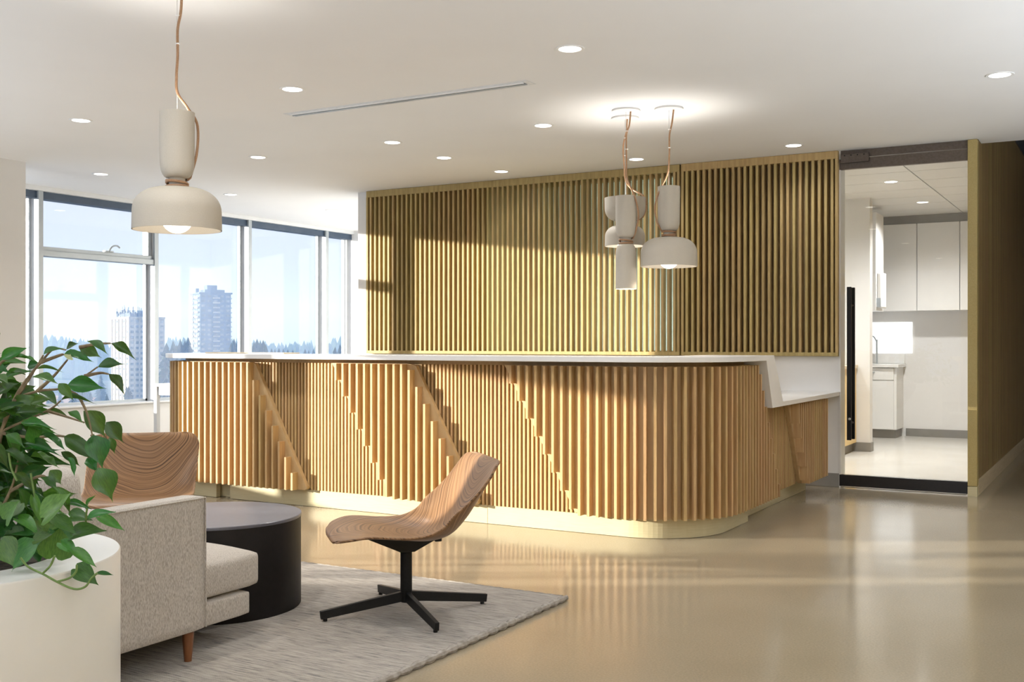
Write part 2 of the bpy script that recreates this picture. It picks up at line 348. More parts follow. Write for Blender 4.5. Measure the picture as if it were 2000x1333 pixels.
# ------------------------------------------------------------------ room shell
CH = 2.70; XW = -9.3; YS = 8.84; XR = 3.5; YN = -5.0
struct('floor', MB().box(-9.5, XR, YN, 20.2, -0.2, 0), M['floor'])
struct('floor_kitchen', MB().box(-9.2, -1.08, YS+0.03, 14.1, 0.0, 0.004), M['kfloor'], label='pale grey floor beyond the glass door')
struct('ceiling', MB().box(-9.5, XR, YN, YS, CH, CH+0.2), M['ceil'])
struct('ceiling_window_bay', MB().box(-9.5, -6.87, YS, 11.95, CH, CH+0.2), M['ceil'])
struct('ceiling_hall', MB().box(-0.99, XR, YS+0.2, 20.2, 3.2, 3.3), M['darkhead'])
struct('wall_hall_lintel', MB().box(-0.99, XR, YS, YS+0.2, CH, 3.3), M['ceil'])
struct('wall_back', MB().box(-6.87, -2.02, YS, YS+0.14, 0, 1.05).box(-6.87, -6.725, YS, YS+0.14, 1.05, CH), M['paint'])
struct('wall_far_left', MB().box(-9.5, -6.7, 11.85, 11.99, 0, CH), M['paint'])
struct('wall_side_left', MB().box(-6.87, -6.73, YS+0.14, 11.85, 0, CH), M['paint'])
struct('wall_left', MB().box(-8.36, -8.157, 4.7, 5.93, 0, CH), M['paint'], label='white column beside the tall window')
struct('wall_right', MB().box(XR, XR+0.2, YN, 20.2, 0, 3.3), M['rib'])  # unseen wall, made dark to cut the light bounced onto the desk
nw = MB().box(-9.5, XR, YN-0.2, YN, 0, 0.5).box(-9.5, XR, YN-0.2, YN, 2.6, CH)  # unseen wall; its openings are added to let in more sky light
for x_ in (-9.4, -7.2, -5.0, -2.8, -0.6, 1.6, 3.4): nw.box(x_-0.06, x_+0.06, YN-0.2, YN, 0.5, 2.6)
struct('wall_near', nw, M['paint'])
struct('wall_hall_end', MB().box(-1.1, XR, 20, 20.2, 0, 3.3), M['paint'])
struct('baseboard_back', MB().box(-6.87, -2.02, YS-0.012, YS, 0, 0.11), M['rubber'], bevel=0.003)

# window wall -------------------------------------------------------
SILL = 0.50
ys_m = [6.92+1.4567*i for i in range(-1, 4)]            # mullion lines seen or nearly seen
near_m = [3.41, 1.18, 0.63, 0.28]
struct('wall_window_left', MB().box(XW-0.2, XW, -0.15, 11.85, 0, SILL), M['paint'])
struct('wall_beyond_window', MB().box(XW-0.2, XW, YN, -0.15, 0, CH), M['paint'])
struct('trim_sill', MB().box(XW-0.17, XW+0.035, -0.15, 11.85, SILL, SILL+0.02), M['alu'], bevel=0.004)
struct('trim_head', MB().box(XW-0.17, XW+0.03, -0.15, 11.85, CH-0.045, CH-0.001), M['alu'])
struct('trim_shade_pocket', MB().box(XW-0.15, XW-0.02, -0.15, 11.85, CH-0.115, CH-0.045), M['darkhead'])
struct('baseboard_window', MB().box(XW, XW+0.012, -0.15, 11.85, 0, 0.1), M['lam'])
def mull(y, w=0.055, dep=0.17):
    o = MB().box(XW-dep, XW-0.004, y-w/2+0.008, y+w/2-0.008, SILL+0.02, CH-0.045).build('mullion', M['alu'])
    o['kind'] = 'structure'
    k = MB().box(XW-0.012, XW+0.012, y-w/2, y+w/2, SILL+0.02, CH-0.045).build('mullion_cap', M['alugrey'], o)
    return o
for y, w_ in zip(near_m, (0.09, 0.035, 0.08, 0.16)): mull(y, w_, 0.17 if y > 3 else 0.03)
for y in ys_m[1:]: mull(y)
mull(4.7, 0.09)
wi = 0
ylist = [-0.15]+sorted(near_m)+[4.7]+ys_m[1:]+[11.85]
for i in range(len(ylist)-1):
    y0, y1 = ylist[i]+0.026, ylist[i+1]-0.026; wi += 1
    w = bpy.data.objects.new('window_%d' % wi, None); C.objects.link(w); w.location = (XW-0.13, (y0+y1)/2, SILL+0.02); w['kind'] = 'structure'
    zb, zt = SILL+0.02, CH-0.045
    fr = MB()
    for a, b in ((y0, y0+0.022), (y1-0.022, y1)): fr.box(XW-0.15, XW-0.11, a, b, zb, zt)
    fr.box(XW-0.15, XW-0.11, y0, y1, zb, zb+0.025)
    fr.build('window_frame', M['alugrey'], w)
    MB().box(XW-0.134, XW-0.128, y0+0.02, y1-0.02, zb+0.02, zt).build('pane', M['glass'], w)
    if y1 < 4.8:
        MB().box(XW-0.075, XW-0.073, y0-0.02, y1+0.02, 1.66, zt).box(XW-0.081, XW-0.067, y0-0.02, y1+0.02, 1.64, 1.662).build('roller_shade', M['lam'], w)
    if abs(y0-6.946) < 0.05:      # the bay with the opening top light
        tr = MB().box(XW-0.15, XW+0.0, y0, y1, 2.02, 2.075).box(XW-0.12, XW-0.02, y0, y1, 2.075, 2.115)
        tr.build('transom', M['alugrey'], w, bevel=0.003)
        MB().box(XW-0.12, XW-0.04, y1-0.05, y1, 2.115, zt).build('sash_stile', M['alugrey'], w)
        hy = 7.75
        hd = MB().box(XW-0.035, XW+0.005, hy-0.055, hy+0.055, 2.115, 2.128)
        hd.tube(crom([(XW, hy, 2.12), (XW+0.02, hy+0.0, 2.15), (XW+0.03, hy+0.03, 2.178), (XW+0.03, hy+0.08, 2.182), (XW+0.03, hy+0.11, 2.165)]), 0.009, 8)
        hd.build('window_handle', M['alugrey'], w, smooth=True)

# slatted screens on the back wall ----------------------------------
def screen(x0, x1, label, n):
    r = thing('slat_screen', label, 'slatted screen', ((x0+x1)/2, 8.83, 1.05))
    zb, zt = 1.052, 2.665
    MB().box(x0, x1, 8.785, 8.86, zb, zb+0.03).build('bottom_rail', M['slat'], r, bevel=0.002)
    MB().box(x0, x1, 8.785, 8.86, zt-0.03, CH-0.002).build('top_rail', M['slat'], r, bevel=0.002)
    for a, b in ((x0, x0+0.022), (x1-0.022, x1)): MB().box(a, b, 8.785, 8.86, zb+0.03, zt-0.03).build('end_post', M['slat'], r)
    me = MB().box(-0.0105, 0.0105, -0.03, 0.03, 0, zt-zb-0.06).mesh('slat', M['slat'])
    for i in range(n):
        x = x0+0.022+(x1-x0-0.044)*(i+0.5)/n
        inst('slat', me, r, (x-r.location.x, 8.822-r.location.y, zb+0.03-r.location.z))
    return r
sL = screen(-6.725, -3.36, 'long pale wood slatted screen on the back wall, left of the pendant group', 60)
sR = screen(-3.345, -2.02, 'shorter pale wood slatted screen beside the glass door', 25)
# what lies behind the slats: boards at both ends, a glazed opening in the middle
struct('wall_back_board_left', MB().box(-6.725, -5.28, 8.875, 8.98, 1.05, CH), M['slat'])
struct('wall_back_board_right', MB().box(-3.36, -2.02, 8.875, 8.98, 1.05, CH), M['backing'])
gw = bpy.data.objects.new('window_inner', None); C.objects.link(gw); gw.location = (-4.32, 8.95, 1.05); gw['kind'] = 'structure'
MB().box(-5.28, -3.36, 8.94, 8.95, 1.09, 2.62).build('pane', M['backglass'], gw)
MB().box(-5.28, -3.36, 8.90, 8.98, 1.05, 1.09).box(-5.28, -3.36, 8.90, 8.98, 2.62, CH).box(-4.33, -4.30, 8.92, 8.97, 1.09, 2.62).build('window_frame', M['backing'], gw)

# glass door ----------------------------------------------------------
dx0, dx1 = -2.018, -1.062
dr = bpy.data.objects.new('door_1', None); C.objects.link(dr); dr.location = ((dx0+dx1)/2, YS, 0); dr['kind'] = 'structure'
MB().box(dx0, dx1, YS, YS+0.012, 0.09, 2.56).build('pane', M['doorglass'], dr)
MB().box(dx0, dx1, YS-0.014, YS+0.026, 0.012, 0.103).build('bottom_rail', M['blackrail'], dr, bevel=0.002)
MB().box(dx0, dx1, YS-0.014, YS+0.026, 2.548, 2.632).build('top_rail', M['bronze'], dr, bevel=0.002)
MB().box(dx0, dx1, YS-0.01, YS+0.08, 2.640, CH-0.001).build('door_header', M['bronze'], dr)
clo = MB().box(dx0+0.02, dx0+0.235, YS-0.05, YS-0.014, 2.597, 2.665).build('door_closer', M['bronze'], dr, bevel=0.004)
bl = MB()
for i in range(4):
    x = dx0+0.05+i*0.05; b0 = len(bl.v); bl.box(x-0.005, x+0.005, YS-0.053, YS-0.05, 2.648, 2.656)
bl.build('screw', M['black'], clo)
MB().box(dx0+0.02, dx0+0.235, YS-0.062, YS-0.048, 2.594, 2.604).build('closer_lip', M['bronze'], dr)
for yy, nm in ((YS-0.055, 'door_handle'), (YS+0.067, 'door_handle')):
    xh = -1.931 if yy < YS else -1.927; hw = 0.017 if yy < YS else 0.014
    h = MB().box(xh-hw, xh+hw, yy-0.011, yy+0.011, 0.385, 1.605).build(nm, M['black'], dr, bevel=0.003)
    sp = MB()
    for z in (0.52, 1.46): sp.bar((xh, yy+0.01, z), (xh, YS+0.006, z), 0.014, 0.014)
    sp.build('standoff', M['black'], h)
# lock knob on the pull
lk = MB().bar((-1.925, YS-0.085, 0.555), (-1.925, YS-0.062, 0.555), 0.018, 0.018).build('lock_knob', M['alugrey'], dr, bevel=0.006)
struct('trim_door_side', MB().box(-2.02, -2.008, YS-0.012, YS+0.14, 0, CH), M['lam'])

# corridor wall with ribs ----------------------------------------------
struct('wall_hall', MB().box(-1.06, -1.012, YS+0.02, 20.0, 0, 3.3), M['backing'])
struct('trim_end_panel', MB().box(-1.06, -0.992, YS-0.035, YS+0.045, 0.075, CH-0.002), M['brass'], bevel=0.003)
struct('trim_end_plinth', MB().box(-1.06, -0.992, YS-0.034, YS+0.045, 0, 0.072), M['plinth'])
struct('baseboard_hall', MB().box(-1.012, -0.990, YS+0.045, 20.0, 0, 0.12), M['palewood'])
hr = thing('ribbed_wall_cladding', 'dark wood ribbed cladding running down the hall at right', 'wall cladding', (-1.0, YS+0.05, 0.12))
rme = MB().box(-0.010, 0.010, -0.013, 0.013, 0, 3.06).mesh('rib', M['rib'])
for i in range(200):
    inst('rib', rme, hr, (-0.002, 0.02+i*0.055, 0.002))

# kitchen beyond the door ----------------------------------------------
KC = 2.70
struct('ceiling_kitchen', MB().box(-6.73, -1.06, YS+0.14, 14.2, KC+0.006, KC+0.15), M['alugrey'])
kc = thing('ceiling_tiles', 'white suspended ceiling tiles beyond the glass door', 'ceiling tiles', (-2.5, 11, KC))
tme = MB().box(0.006, 1.194, 0.006, 0.594, 0.0, 0.006).mesh('tile', M['lam'])
for ix in range(5):
    for iy in range(9):
        inst('tile', tme, kc, (-1.70-1.2*(ix)-(-2.5), 8.98+0.6*iy-11, -0.001)) if ix > 0 else None
tme2 = MB().box(0.006, 0.634, 0.006, 0.594, 0.0, 0.006).mesh('tile', M['lam'])
for iy in range(9): inst('tile', tme2, kc, (-1.70+2.5, 8.98+0.6*iy-11, -0.001))
struct('wall_kitchen_left', MB().box(-6.73, -2.385, 11.82, 11.96, 0, KC), M['paint'])
struct('wall_kitchen_alcove', MB().box(-3.5, -3.36, 11.96, 14.05, 0, KC), M['paint'])
struct('wall_kitchen_back', MB().box(-3.5, -1.06, 14.05, 14.19, 0, KC), M['paint'])
struct('baseboard_kitchen', MB().box(-3.3, -2.373, 11.808, 11.82, 0, 0.10).box(-2.385, -2.373, 11.82, 11.96, 0, 0.10), M['rubber'])
struct('baseboard_kitchen_back', MB().box(-2.4, -1.06, 14.036, 14.05, 0, 0.10), M['rubber'])
struct('trim_bulkhead', MB().box(-3.36, -1.06, 13.72, 14.05, 2.60, KC), M['rubber'])
def wallcab(x0, x1, label):
    c = thing('wall_cabinet', label, 'cabinet', ((x0+x1)/2, 13.9, 1.55))
    MB().box(x0, x1, 13.72, 14.048, 1.55, 2.598).build('body', M['lam'], c)
    MB().box(x0+0.0025, x1-0.0025, 13.70, 13.719, 1.548, 2.597).build('door', M['lam'], c, bevel=0.002)
wallcab(-1.733, -1.062, 'white kitchen wall cabinet cut off by the right door edge')
wallcab(-2.214, -1.737, 'white kitchen wall cabinet right of the door seam')
wallcab(-2.72, -2.218, 'wide white kitchen wall cabinet left of the door seam')
# tall side cabinet with towel dispenser
tc_ = thing('side_cabinet', 'white cabinet seen edge-on at left of the kitchen alcove', 'cabinet', (-2.55, 12.7, 1.5))
MB().box(-3.359, -2.45, 12.5, 12.9, 1.52, 2.62).build('body', M['lam'], tc_, bevel=0.003)
MB().box(-3.359, -2.45, 12.478, 12.498, 1.52, 2.62).build('door', M['lam'], tc_, bevel=0.003)
td = thing('towel_dispenser', 'small white towel dispenser at the alcove edge beyond the door', 'dispenser', (-2.36, 12.4, 1.55))
MB().box(-2.449, -2.40, 12.52, 12.8, 1.55, 1.95).build('body', M['canopy'], td, bevel=0.012)
MB().box(-2.45, -2.405, 12.5, 12.52, 1.56, 1.66).build('outlet', M['alugrey'], td)
# base cabinet with top
bc = thing('base_cabinet', 'white kitchen base cabinet with one drawer over a door', 'cabinet', (-2.75, 13.8, 0))
MB().box(-3.3, -2.43, 13.59, 14.048, 0.11, 0.86).build('body', M['lam'], bc)
MB().box(-3.3, -2.45, 13.65, 14.04, 0.004, 0.11).build('toe_kick', M['rubber'], bc)
MB().box(-2.95, -2.46, 13.57, 13.588, 0.115, 0.70).build('door', M['lam'], bc, bevel=0.002)
drw = MB().box(-2.95, -2.46, 13.57, 13.588, 0.71, 0.855).build('drawer', M['lam'], bc, bevel=0.002)
MB().bar((-2.80, 13.555, 0.80), (-2.68, 13.555, 0.80), 0.022, 0.018).build('handle', M['alugrey'], drw, bevel=0.004)
kt = MB().box(-3.3, -2.40, 13.54, 14.048, 0.862, 0.90).build('kitchen_counter', M['white'], bevel=0.003); tag(kt, 'white kitchen countertop on the base cabinet beyond the door', 'countertop')
ks = MB().box(-3.3, -2.41, 14.01, 14.049, 0.902, 1.02).build('backsplash', M['lam']); tag(ks, 'low white backsplash strip behind the kitchen countertop', 'backsplash')
fc = thing('kitchen_faucet', 'slim chrome faucet in front of the bright kitchen window', 'faucet', (-2.72, 13.9, 0.90))
MB().tube([(-2.72, 13.9, 0.901), (-2.72, 13.9, 1.2)], 0.012).build('body', M['alugrey'], fc, smooth=True)
MB().tube(crom([(-2.72, 13.9, 1.17), (-2.76, 13.87, 1.24), (-2.83, 13.8, 1.22), (-2.84, 13.78, 1.14)]), 0.009).build('spout', M['alugrey'], fc, smooth=True)
kw = bpy.data.objects.new('window_kitchen', None); C.objects.link(kw); kw.location = (-2.75, 14.04, 1.03); kw['kind'] = 'structure'
MB().box(-3.2, -2.325, 14.040, 14.046, 1.03, 1.415).build('pane', M['litglass'], kw)  # glowing panel put in for a bright patch, not a known window
# yellow cabinet
yc = thing('maple_cabinet', 'yellow maple cabinet sliver behind the black door handle', 'cabinet', (-3, 11.5, 0))
MB().box(-3.6, -2.52, 11.2, 11.80, 0.10, 0.89).build('body', M['yellow'], yc)
MB().box(-3.6, -2.56, 11.24, 11.8, 0.004, 0.10).build('toe_kick', M['rubber'], yc)
MB().box(-3.6, -2.50, 11.18, 11.80, 0.892, 0.925).build('top', M['palewood'], yc, bevel=0.003)
MB().box(-3.06, -2.525, 11.18, 11.198, 0.11, 0.88).build('door', M['yellow'], yc, bevel=0.002)

# ------------------------------------------------------------------ reception desk
YF = 5.83; RF = 0.57; CL = (-6.10, 6.40); CR = (-2.615, 6.40)
S1 = CR[0]-CL[0]; SA = RF*PI/2
def path(s, off):
    """point and outward normal at arc length s along the fin-front line, off metres inside it"""
    if s < -SA: y = CL[1]+(-SA-s); n = (-1, 0); p = (CL[0]-RF, y)
    elif s < 0: a = -PI/2+s/RF; n = (math.cos(a), math.sin(a)); p = (CL[0]+RF*n[0], CL[1]+RF*n[1])
    elif s <= S1: n = (0, -1); p = (CL[0]+s, YF)
    elif s <= S1+SA: a = -PI/2+(s-S1)/RF; n = (math.cos(a), math.sin(a)); p = (CR[0]+RF*n[0], CR[1]+RF*n[1])
    else: y = CR[1]+(s-S1-SA); n = (1, 0); p = (CR[0]+RF, y)
    return (p[0]-n[0]*off, p[1]-n[1]*off, n)
SE = 6.57; SB = -1.9; ZB, ZT = 0.12, 1.02
def sofy(y): return S1+SA+(y-CR[1])
def ztop(s):
    a, b = sofy(6.81), sofy(6.95)
    if s < a: return ZT
    if s > b: return 0.725
    return ZT+(0.725-ZT)*(s-a)/(b-a)
def ss(s0, s1):
    n = max(1, int(round((s1-s0)/0.035))); xs = {round(s0+(s1-s0)*i/n, 5) for i in range(n+1)}
    for k in (-SA, 0, S1, S1+SA):
        if s0 < k < s1: xs.add(round(k, 5))
    return sorted(xs)
def band(mb, s0, s1, o0, o1, zlo, zhi, sl=None):
    """curved slab between offsets o0 (outer) and o1 (inner); zlo / zhi are numbers or functions of s"""
    L = sl or ss(s0, s1); b = len(mb.v)
    for s in L:
        a = zlo(s) if callable(zlo) else zlo; c = zhi(s) if callable(zhi) else zhi
        p = path(s, o0); q = path(s, o1)
        mb.v += [(p[0], p[1], a), (p[0], p[1], c), (q[0], q[1], c), (q[0], q[1], a)]
    for i in range(len(L)-1):
        for k in range(4): j = (k+1) % 4; mb.f.append((b+4*i+k, b+4*i+j, b+4*i+4+j, b+4*i+4+k))
    mb.f += [(b+3, b+2, b+1, b), tuple(b+4*(len(L)-1)+k for k in range(4))]
    return mb
desk = thing('reception_desk', 'long reception desk clad in vertical oak fins with rounded corners', 'reception desk', (-4.3, 6.4, 0))
band(MB(), SB, SE, 0.118, 0.16, ZB, lambda s: ztop(s)+0.024).build('body', M['board'], desk)
for a, b, o0 in ((-1.9, 0.16, 0.10), (0.30, 2.53, 0.10), (2.533, sofy(6.84), 0.10), (sofy(6.843), SE-0.06, 0.165)):
    band(MB(), a, b, o0, o0+0.04, 0.002, ZB-0.001).build('plinth', M['plinth'], desk)
MB().box(path(0.1, 0)[0], path(0.4, 0)[0], 5.99, 6.02, 0.002, ZB).build('plinth', M['plinth'], desk)
SLP = 0.5/0.9
panels = [(None, 0.58), (1.30, 1.994), (2.683, sofy(6.80)), (sofy(7.48)-0.015, None)]
def lft(s, s0):   # lowest z the panel covers at s when its left edge leans right going down
    return ZT-(s-s0)/SLP
# raised boards
for L, Rr in panels:
    a = SB if L is None else L; b = SE if Rr is None else Rr+0.5
    r_ = 0.035
    def zlo(s, L=L, Rr=Rr):
        z = ZB
        if L is not None and s < L+0.5: z = ZT-(s-L)/SLP
        if Rr is not None and Rr+0.5-s < r_:
            t = (Rr+0.5-s)/r_; z = max(z, ZB+(1-math.sqrt(max(0, 1-(1-t)**2)))*0.03)
        return min(max(z, ZB), ztop(s)-0.003)
    def zhi(s, L=L, Rr=Rr):
        z = ztop(s)
        if Rr is not None and s > Rr: z = min(z, ZT-(s-Rr)/SLP+0.004)
        if Rr is not None and abs(s-Rr) < 0.03: z = min(z, ZT-0.004)
        return max(z, zlo(s)+0.002)
    sl = ss(a, b)
    ex = [b-r_*k for k in (0.25, 0.5, 0.75, 1.0)] if Rr is not None else []
    sl = sorted(set(sl) | {round(x, 5) for x in ex})
    # left-leaning top edge of a board starts as a point: keep it closed
    band(MB(), a, b, 0.057, 0.087, zlo, zhi, sl).build('board', M['board'], desk)
# proud fins
finmesh = {}
def fin(s, zl, zh, o0, o1, w):
    key = (round(zl, 3), round(zh, 3), o0, w)
    if key not in finmesh: finmesh[key] = MB().box(-w/2, w/2, -(o1-o0)/2, (o1-o0)/2, zl, zh).mesh('fin', M['fin'])
    x, y, n = path(s, (o0+o1)/2)
    o = inst('fin', finmesh[key], desk, (x-desk.location.x, y-desk.location.y, 0), (0, 0, math.atan2(n[1], n[0])+PI/2))
    return o
PITCH = 0.06; WF = 0.017; nf = 0
for L, Rr in panels:
    if L is None: s = Rr-0.012; dirn = -1; rng = []
    a = SB+0.02 if L is None else L; b = SE if Rr is None else Rr+0.5
    s0 = (L+0.012) if L is not None else (Rr-0.018)-PITCH*int((Rr-SB-0.04)/PITCH)
    if L is not None and Rr is not None:     # stretch so a fin falls on both edges
        n = round((b-a-0.03)/PITCH); pt = (b-a-0.03)/n
    else: pt = PITCH; n = int((b-s0)/pt)
    for i in range(n+1):
        s = s0+i*pt
        if s > b-0.012: break
        zl, zh = ZB, ztop(s)-0.002
        if L is not None and s-WF/2 < L+0.5: zl = max(ZB, ZT-(s-WF/2-L)/SLP)
        if Rr is not None and s+WF/2 > Rr: zh = min(zh, ZT-(s+0.030-Rr)/SLP)
        if zh-zl > 0.035: fin(s, zl, zh, 0.0, 0.057, WF); nf += 1
# recessed fins between the boards
for k in range(3):
    a = panels[k][1]; b = panels[k+1][0]+0.5; s = a+0.03
    while s < b-0.005:
        zh = ztop(s)-0.002; zl = ZB
        if s < a+0.5: zl = max(ZB, ZT-(s-a)/SLP-0.03)
        if s > panels[k+1][0]: zh = min(zh, ZT-(s-panels[k+1][0])/SLP+0.03)
        if zh-zl > 0.03: fin(s, zl, zh, 0.088, 0.118, 0.014); nf += 1
        s += 0.030

# countertop, folded down to a low desk at the right
def topline(off_out):
    """outer edge of the top, off_out metres outside the fin line, from left end to (CR.x+.., CR.y)"""
    return [path(s, -off_out)[:2] for s in ss(-SA-0.6, S1+SA)]
ct = MB(); OUT = topline(0.032); INN = [path(s, 0.42)[:2] for s in ss(-SA-0.6, S1+SA)]
b = 0; n = len(OUT)
for (x, y), (u, v) in zip(OUT, INN): ct.v += [(x, y, 1.045), (x, y, 1.078), (u, v, 1.078), (u, v, 1.045)]
for i in range(n-1):
    for k in range(4): j = (k+1) % 4; ct.f.append((4*i+k, 4*i+j, 4*i+4+j, 4*i+4+k))
ct.f.append((3, 2, 1, 0))
xo = CR[0]+RF+0.032
ct.prism([(6.40, 1.078), (6.98, 1.078), (7.19, 0.767), (YS-0.001, 0.767), (YS-0.001, 0.735), (6.945, 0.735), (6.81, 1.045), (6.40, 1.045)], -2.466, xo, lambda a_, b_, t: (t, a_, b_))
cto = ct.build('countertop', M['white'], bevel=0.0025); tag(cto, 'white solid countertop folding down to a low ledge, on the finned desk', 'countertop')

# papers / tray lying at the left of the top
pb = MB().box(-6.25, -5.45, 6.12, 6.30, 1.0785, 1.086).build('flat_tray', M['palewood'], bevel=0.002); tag(pb, 'thin pale board lying on the left end of the countertop', 'board')

# white work table near the window
wt = thing('work_table', 'white work table between the window and the left end of the desk', 'table', (-8.0, 8.05, 0))
MB().box(-8.62, -7.3, 7.72, 8.42, 0.715, 0.745).build('table_top', M['lam'], wt, bevel=0.003)
for x in (-8.59, -7.33):
    for y in (7.75, 8.39): MB().box(x-0.022, x+0.022, y-0.022, y+0.022, 0, 0.714).build('leg', M['alu'], wt, bevel=0.002)
MB().box(-8.56, -7.36, 7.74, 7.765, 0.63, 0.714).build('apron', M['alu'], wt)

# ------------------------------------------------------------------ ceiling fittings
dls = [((-2.539, 5.055), 'near centre, largest in view'), ((-4.405, 5.025), 'left of the ceiling vent, above its left end'), ((-6.292, 5.004), 'at far left beside the single hanging lamp'),
       ((-4.908, 6.738), 'below the vent, middle of the ceiling'), ((-3.599, 6.745), 'left of the pendant canopies'), ((-6.266, 6.725), 'right of the large hanging lamp'),
       ((-4.942, 7.51), 'in front of the screen, one row before the wall'), ((-4.893, 8.37), 'close to the screen top, left one'), ((-3.583, 8.372), 'between the pendant cords at the screen top'),
       ((-2.269, 8.394), 'close to the screen top, right one'), ((-0.643, 6.771), 'at far right of the ceiling'), ((-8.136, 6.687), 'near the left window corner'),
       ((-8.087, 8.278), 'near the middle window'), ((-8.038, 9.85), 'near the farthest window')]
rm = MB().lathe([(0.057, 0.0), (0.062, -0.004), (0.075, -0.004), (0.078, 0.0)], 32).mesh('trim_ring', M['canopy'], True)
lm = MB().lathe([(1e-5, -0.002), (0.057, -0.002)], 32).mesh('lens', M['lens'])
def downlight(x, y, z, label, e=30, grp=None):
    t = thing('ceiling_downlight', label, 'ceiling light', (x, y, z), 0, grp)
    inst('trim_ring', rm, t, (0, 0, -0.0005)); inst('lens', lm, t, (0, 0, -0.001))
    spot('lamp', (0, 0, -0.02), e, t, 2.6, 1.0, rad=0.05, col=(1, 0.98, 0.95))
    return t
for (x, y), lab in dls:
    downlight(x, y, CH, 'round recessed ceiling downlight '+lab, 62 if y < 6 else (40 if (x < -6 or y < 7) else 13), 'recessed ceiling downlights')
# extra downlights added out of view behind the camera, to fill the room
for x in (-6.3, -3.0, 0.3, 2.2):
    for y in (-3.2, 0.2, 2.6):
        downlight(x, y, CH, 'recessed ceiling downlight out of the frame, over the seating side', 42 if x < -1 else 26, 'ceiling downlights behind the camera')
downlight(-1.973, 10.747, KC, 'nearer recessed light in the kitchen ceiling', 170, 'kitchen downlights')
downlight(-1.959, 12.483, KC, 'farther recessed light in the kitchen ceiling', 170, 'kitchen downlights')
downlight(-4.6, 10.4, KC, 'recessed light in the room behind the screen', 200, 'kitchen downlights')
downlight(-3.2, 10.0, KC, 'recessed light behind the right end of the screen', 120, 'kitchen downlights')
for y in (11.5, 16.0): downlight(0.8, y, 3.2, 'recessed light in the hall ceiling out of the frame', 30, 'hall downlights')

vt = thing('linear_vent', 'long slim linear air vent in the ceiling', 'ceiling vent', (-4.0, 5.6, CH))
vx0, vx1, vy0, vy1 = -4.93, -3.063, 5.532, 5.645
MB().box(vx0, vx1, vy0, vy1, CH-0.003, CH-0.0002).build('frame', M['alu'], vt)
for k in range(2):
    y = vy0+0.043+k*0.030
    MB().box(vx0+0.04, vx1-0.04, y-0.009, y+0.009, CH-0.0042, CH-0.003).build('slot', M['black'], vt)
for k in range(3):
    y = vy0+0.029+k*0.029
    MB().box(vx0+0.035, vx1-0.035, y-0.005, y+0.005, CH-0.011, CH-0.003).build('blade', M['alugrey'] if k == 1 else M['canopy'], vt)

# uplighter floor lamps added out of view to brighten and cool the ceiling
for k, (x, y) in enumerate(((-5.6, -0.8), (-2.4, -1.2), (0.7, -0.6), (2.2, 2.6), (-7.6, 1.8), (2.6, 6.0))):
    u_ = thing('floor_lamp', ['uplighter floor lamp by the left glazing', 'uplighter floor lamp near the rear window', 'uplighter floor lamp right of the rear middle', 'uplighter floor lamp by the right wall', 'uplighter floor lamp left of the armchair', 'uplighter floor lamp at the hall mouth'][k], 'floor lamp', (x, y, 0))
    MB().lathe([(1e-5, 0), (0.15, 0), (0.15, 0.02), (0.015, 0.03), (0.012, 0.88), (1e-5, 0.88)], 28).build('stand', M['canopy'], u_, True, True)
    MB().lathe([(0.03, 0.86), (0.16, 0.94), (0.163, 0.94), (0.03, 0.85)], 32).build('bowl', M['canopy'], u_, True, True)
    spot('lamp', (0, 0, 0.98), UPW*(2.1 if k in (3, 5) else 1.0), u_, 3.05, 0.5, up=True, rad=0.12, col=(0.80, 0.89, 1.0))

# ------------------------------------------------------------------ pendant lamps
def shell(prof, t=0.004):
    """open shell: outer profile then the same profile inside"""
    inn = [(max(r-t, 1e-5), z) for r, z in reversed(prof)]
    return prof+inn
def cylshade(mb, zopen, zneck, r, rn=0.036):
    """tall beaker: open end at zopen, narrowing to the neck"""
    sgn = 1 if zopen > zneck else -1; k = 0.07
    pr = [(r, zopen), (r*0.985, zopen+(zneck-zopen)*0.6), (r*0.975, zneck+sgn*k)]
    for i in range(1, 8):
        a = i/7*PI/2; pr.append((rn+(r*0.975-rn)*math.cos(a)**0.8 if i < 7 else rn, zneck+sgn*k*(1-math.sin(a))**1.0))
    mb.lathe(shell(pr), 40)
def dishshade(mb, zopen, zneck, r, rn=0.036):
    sgn = 1 if zopen > zneck else -1; h = abs(zopen-zneck); pr = [(r, zopen), (r*0.99, zneck+sgn*h*0.55)]
    for i in range(1, 11):
        a = i/10*PI/2; pr.append((rn+(r*0.99-rn)*math.cos(a)**0.75 if i < 10 else rn, zneck+sgn*h*0.55*(1-math.sin(a))))
    mb.lathe(shell(pr), 56)
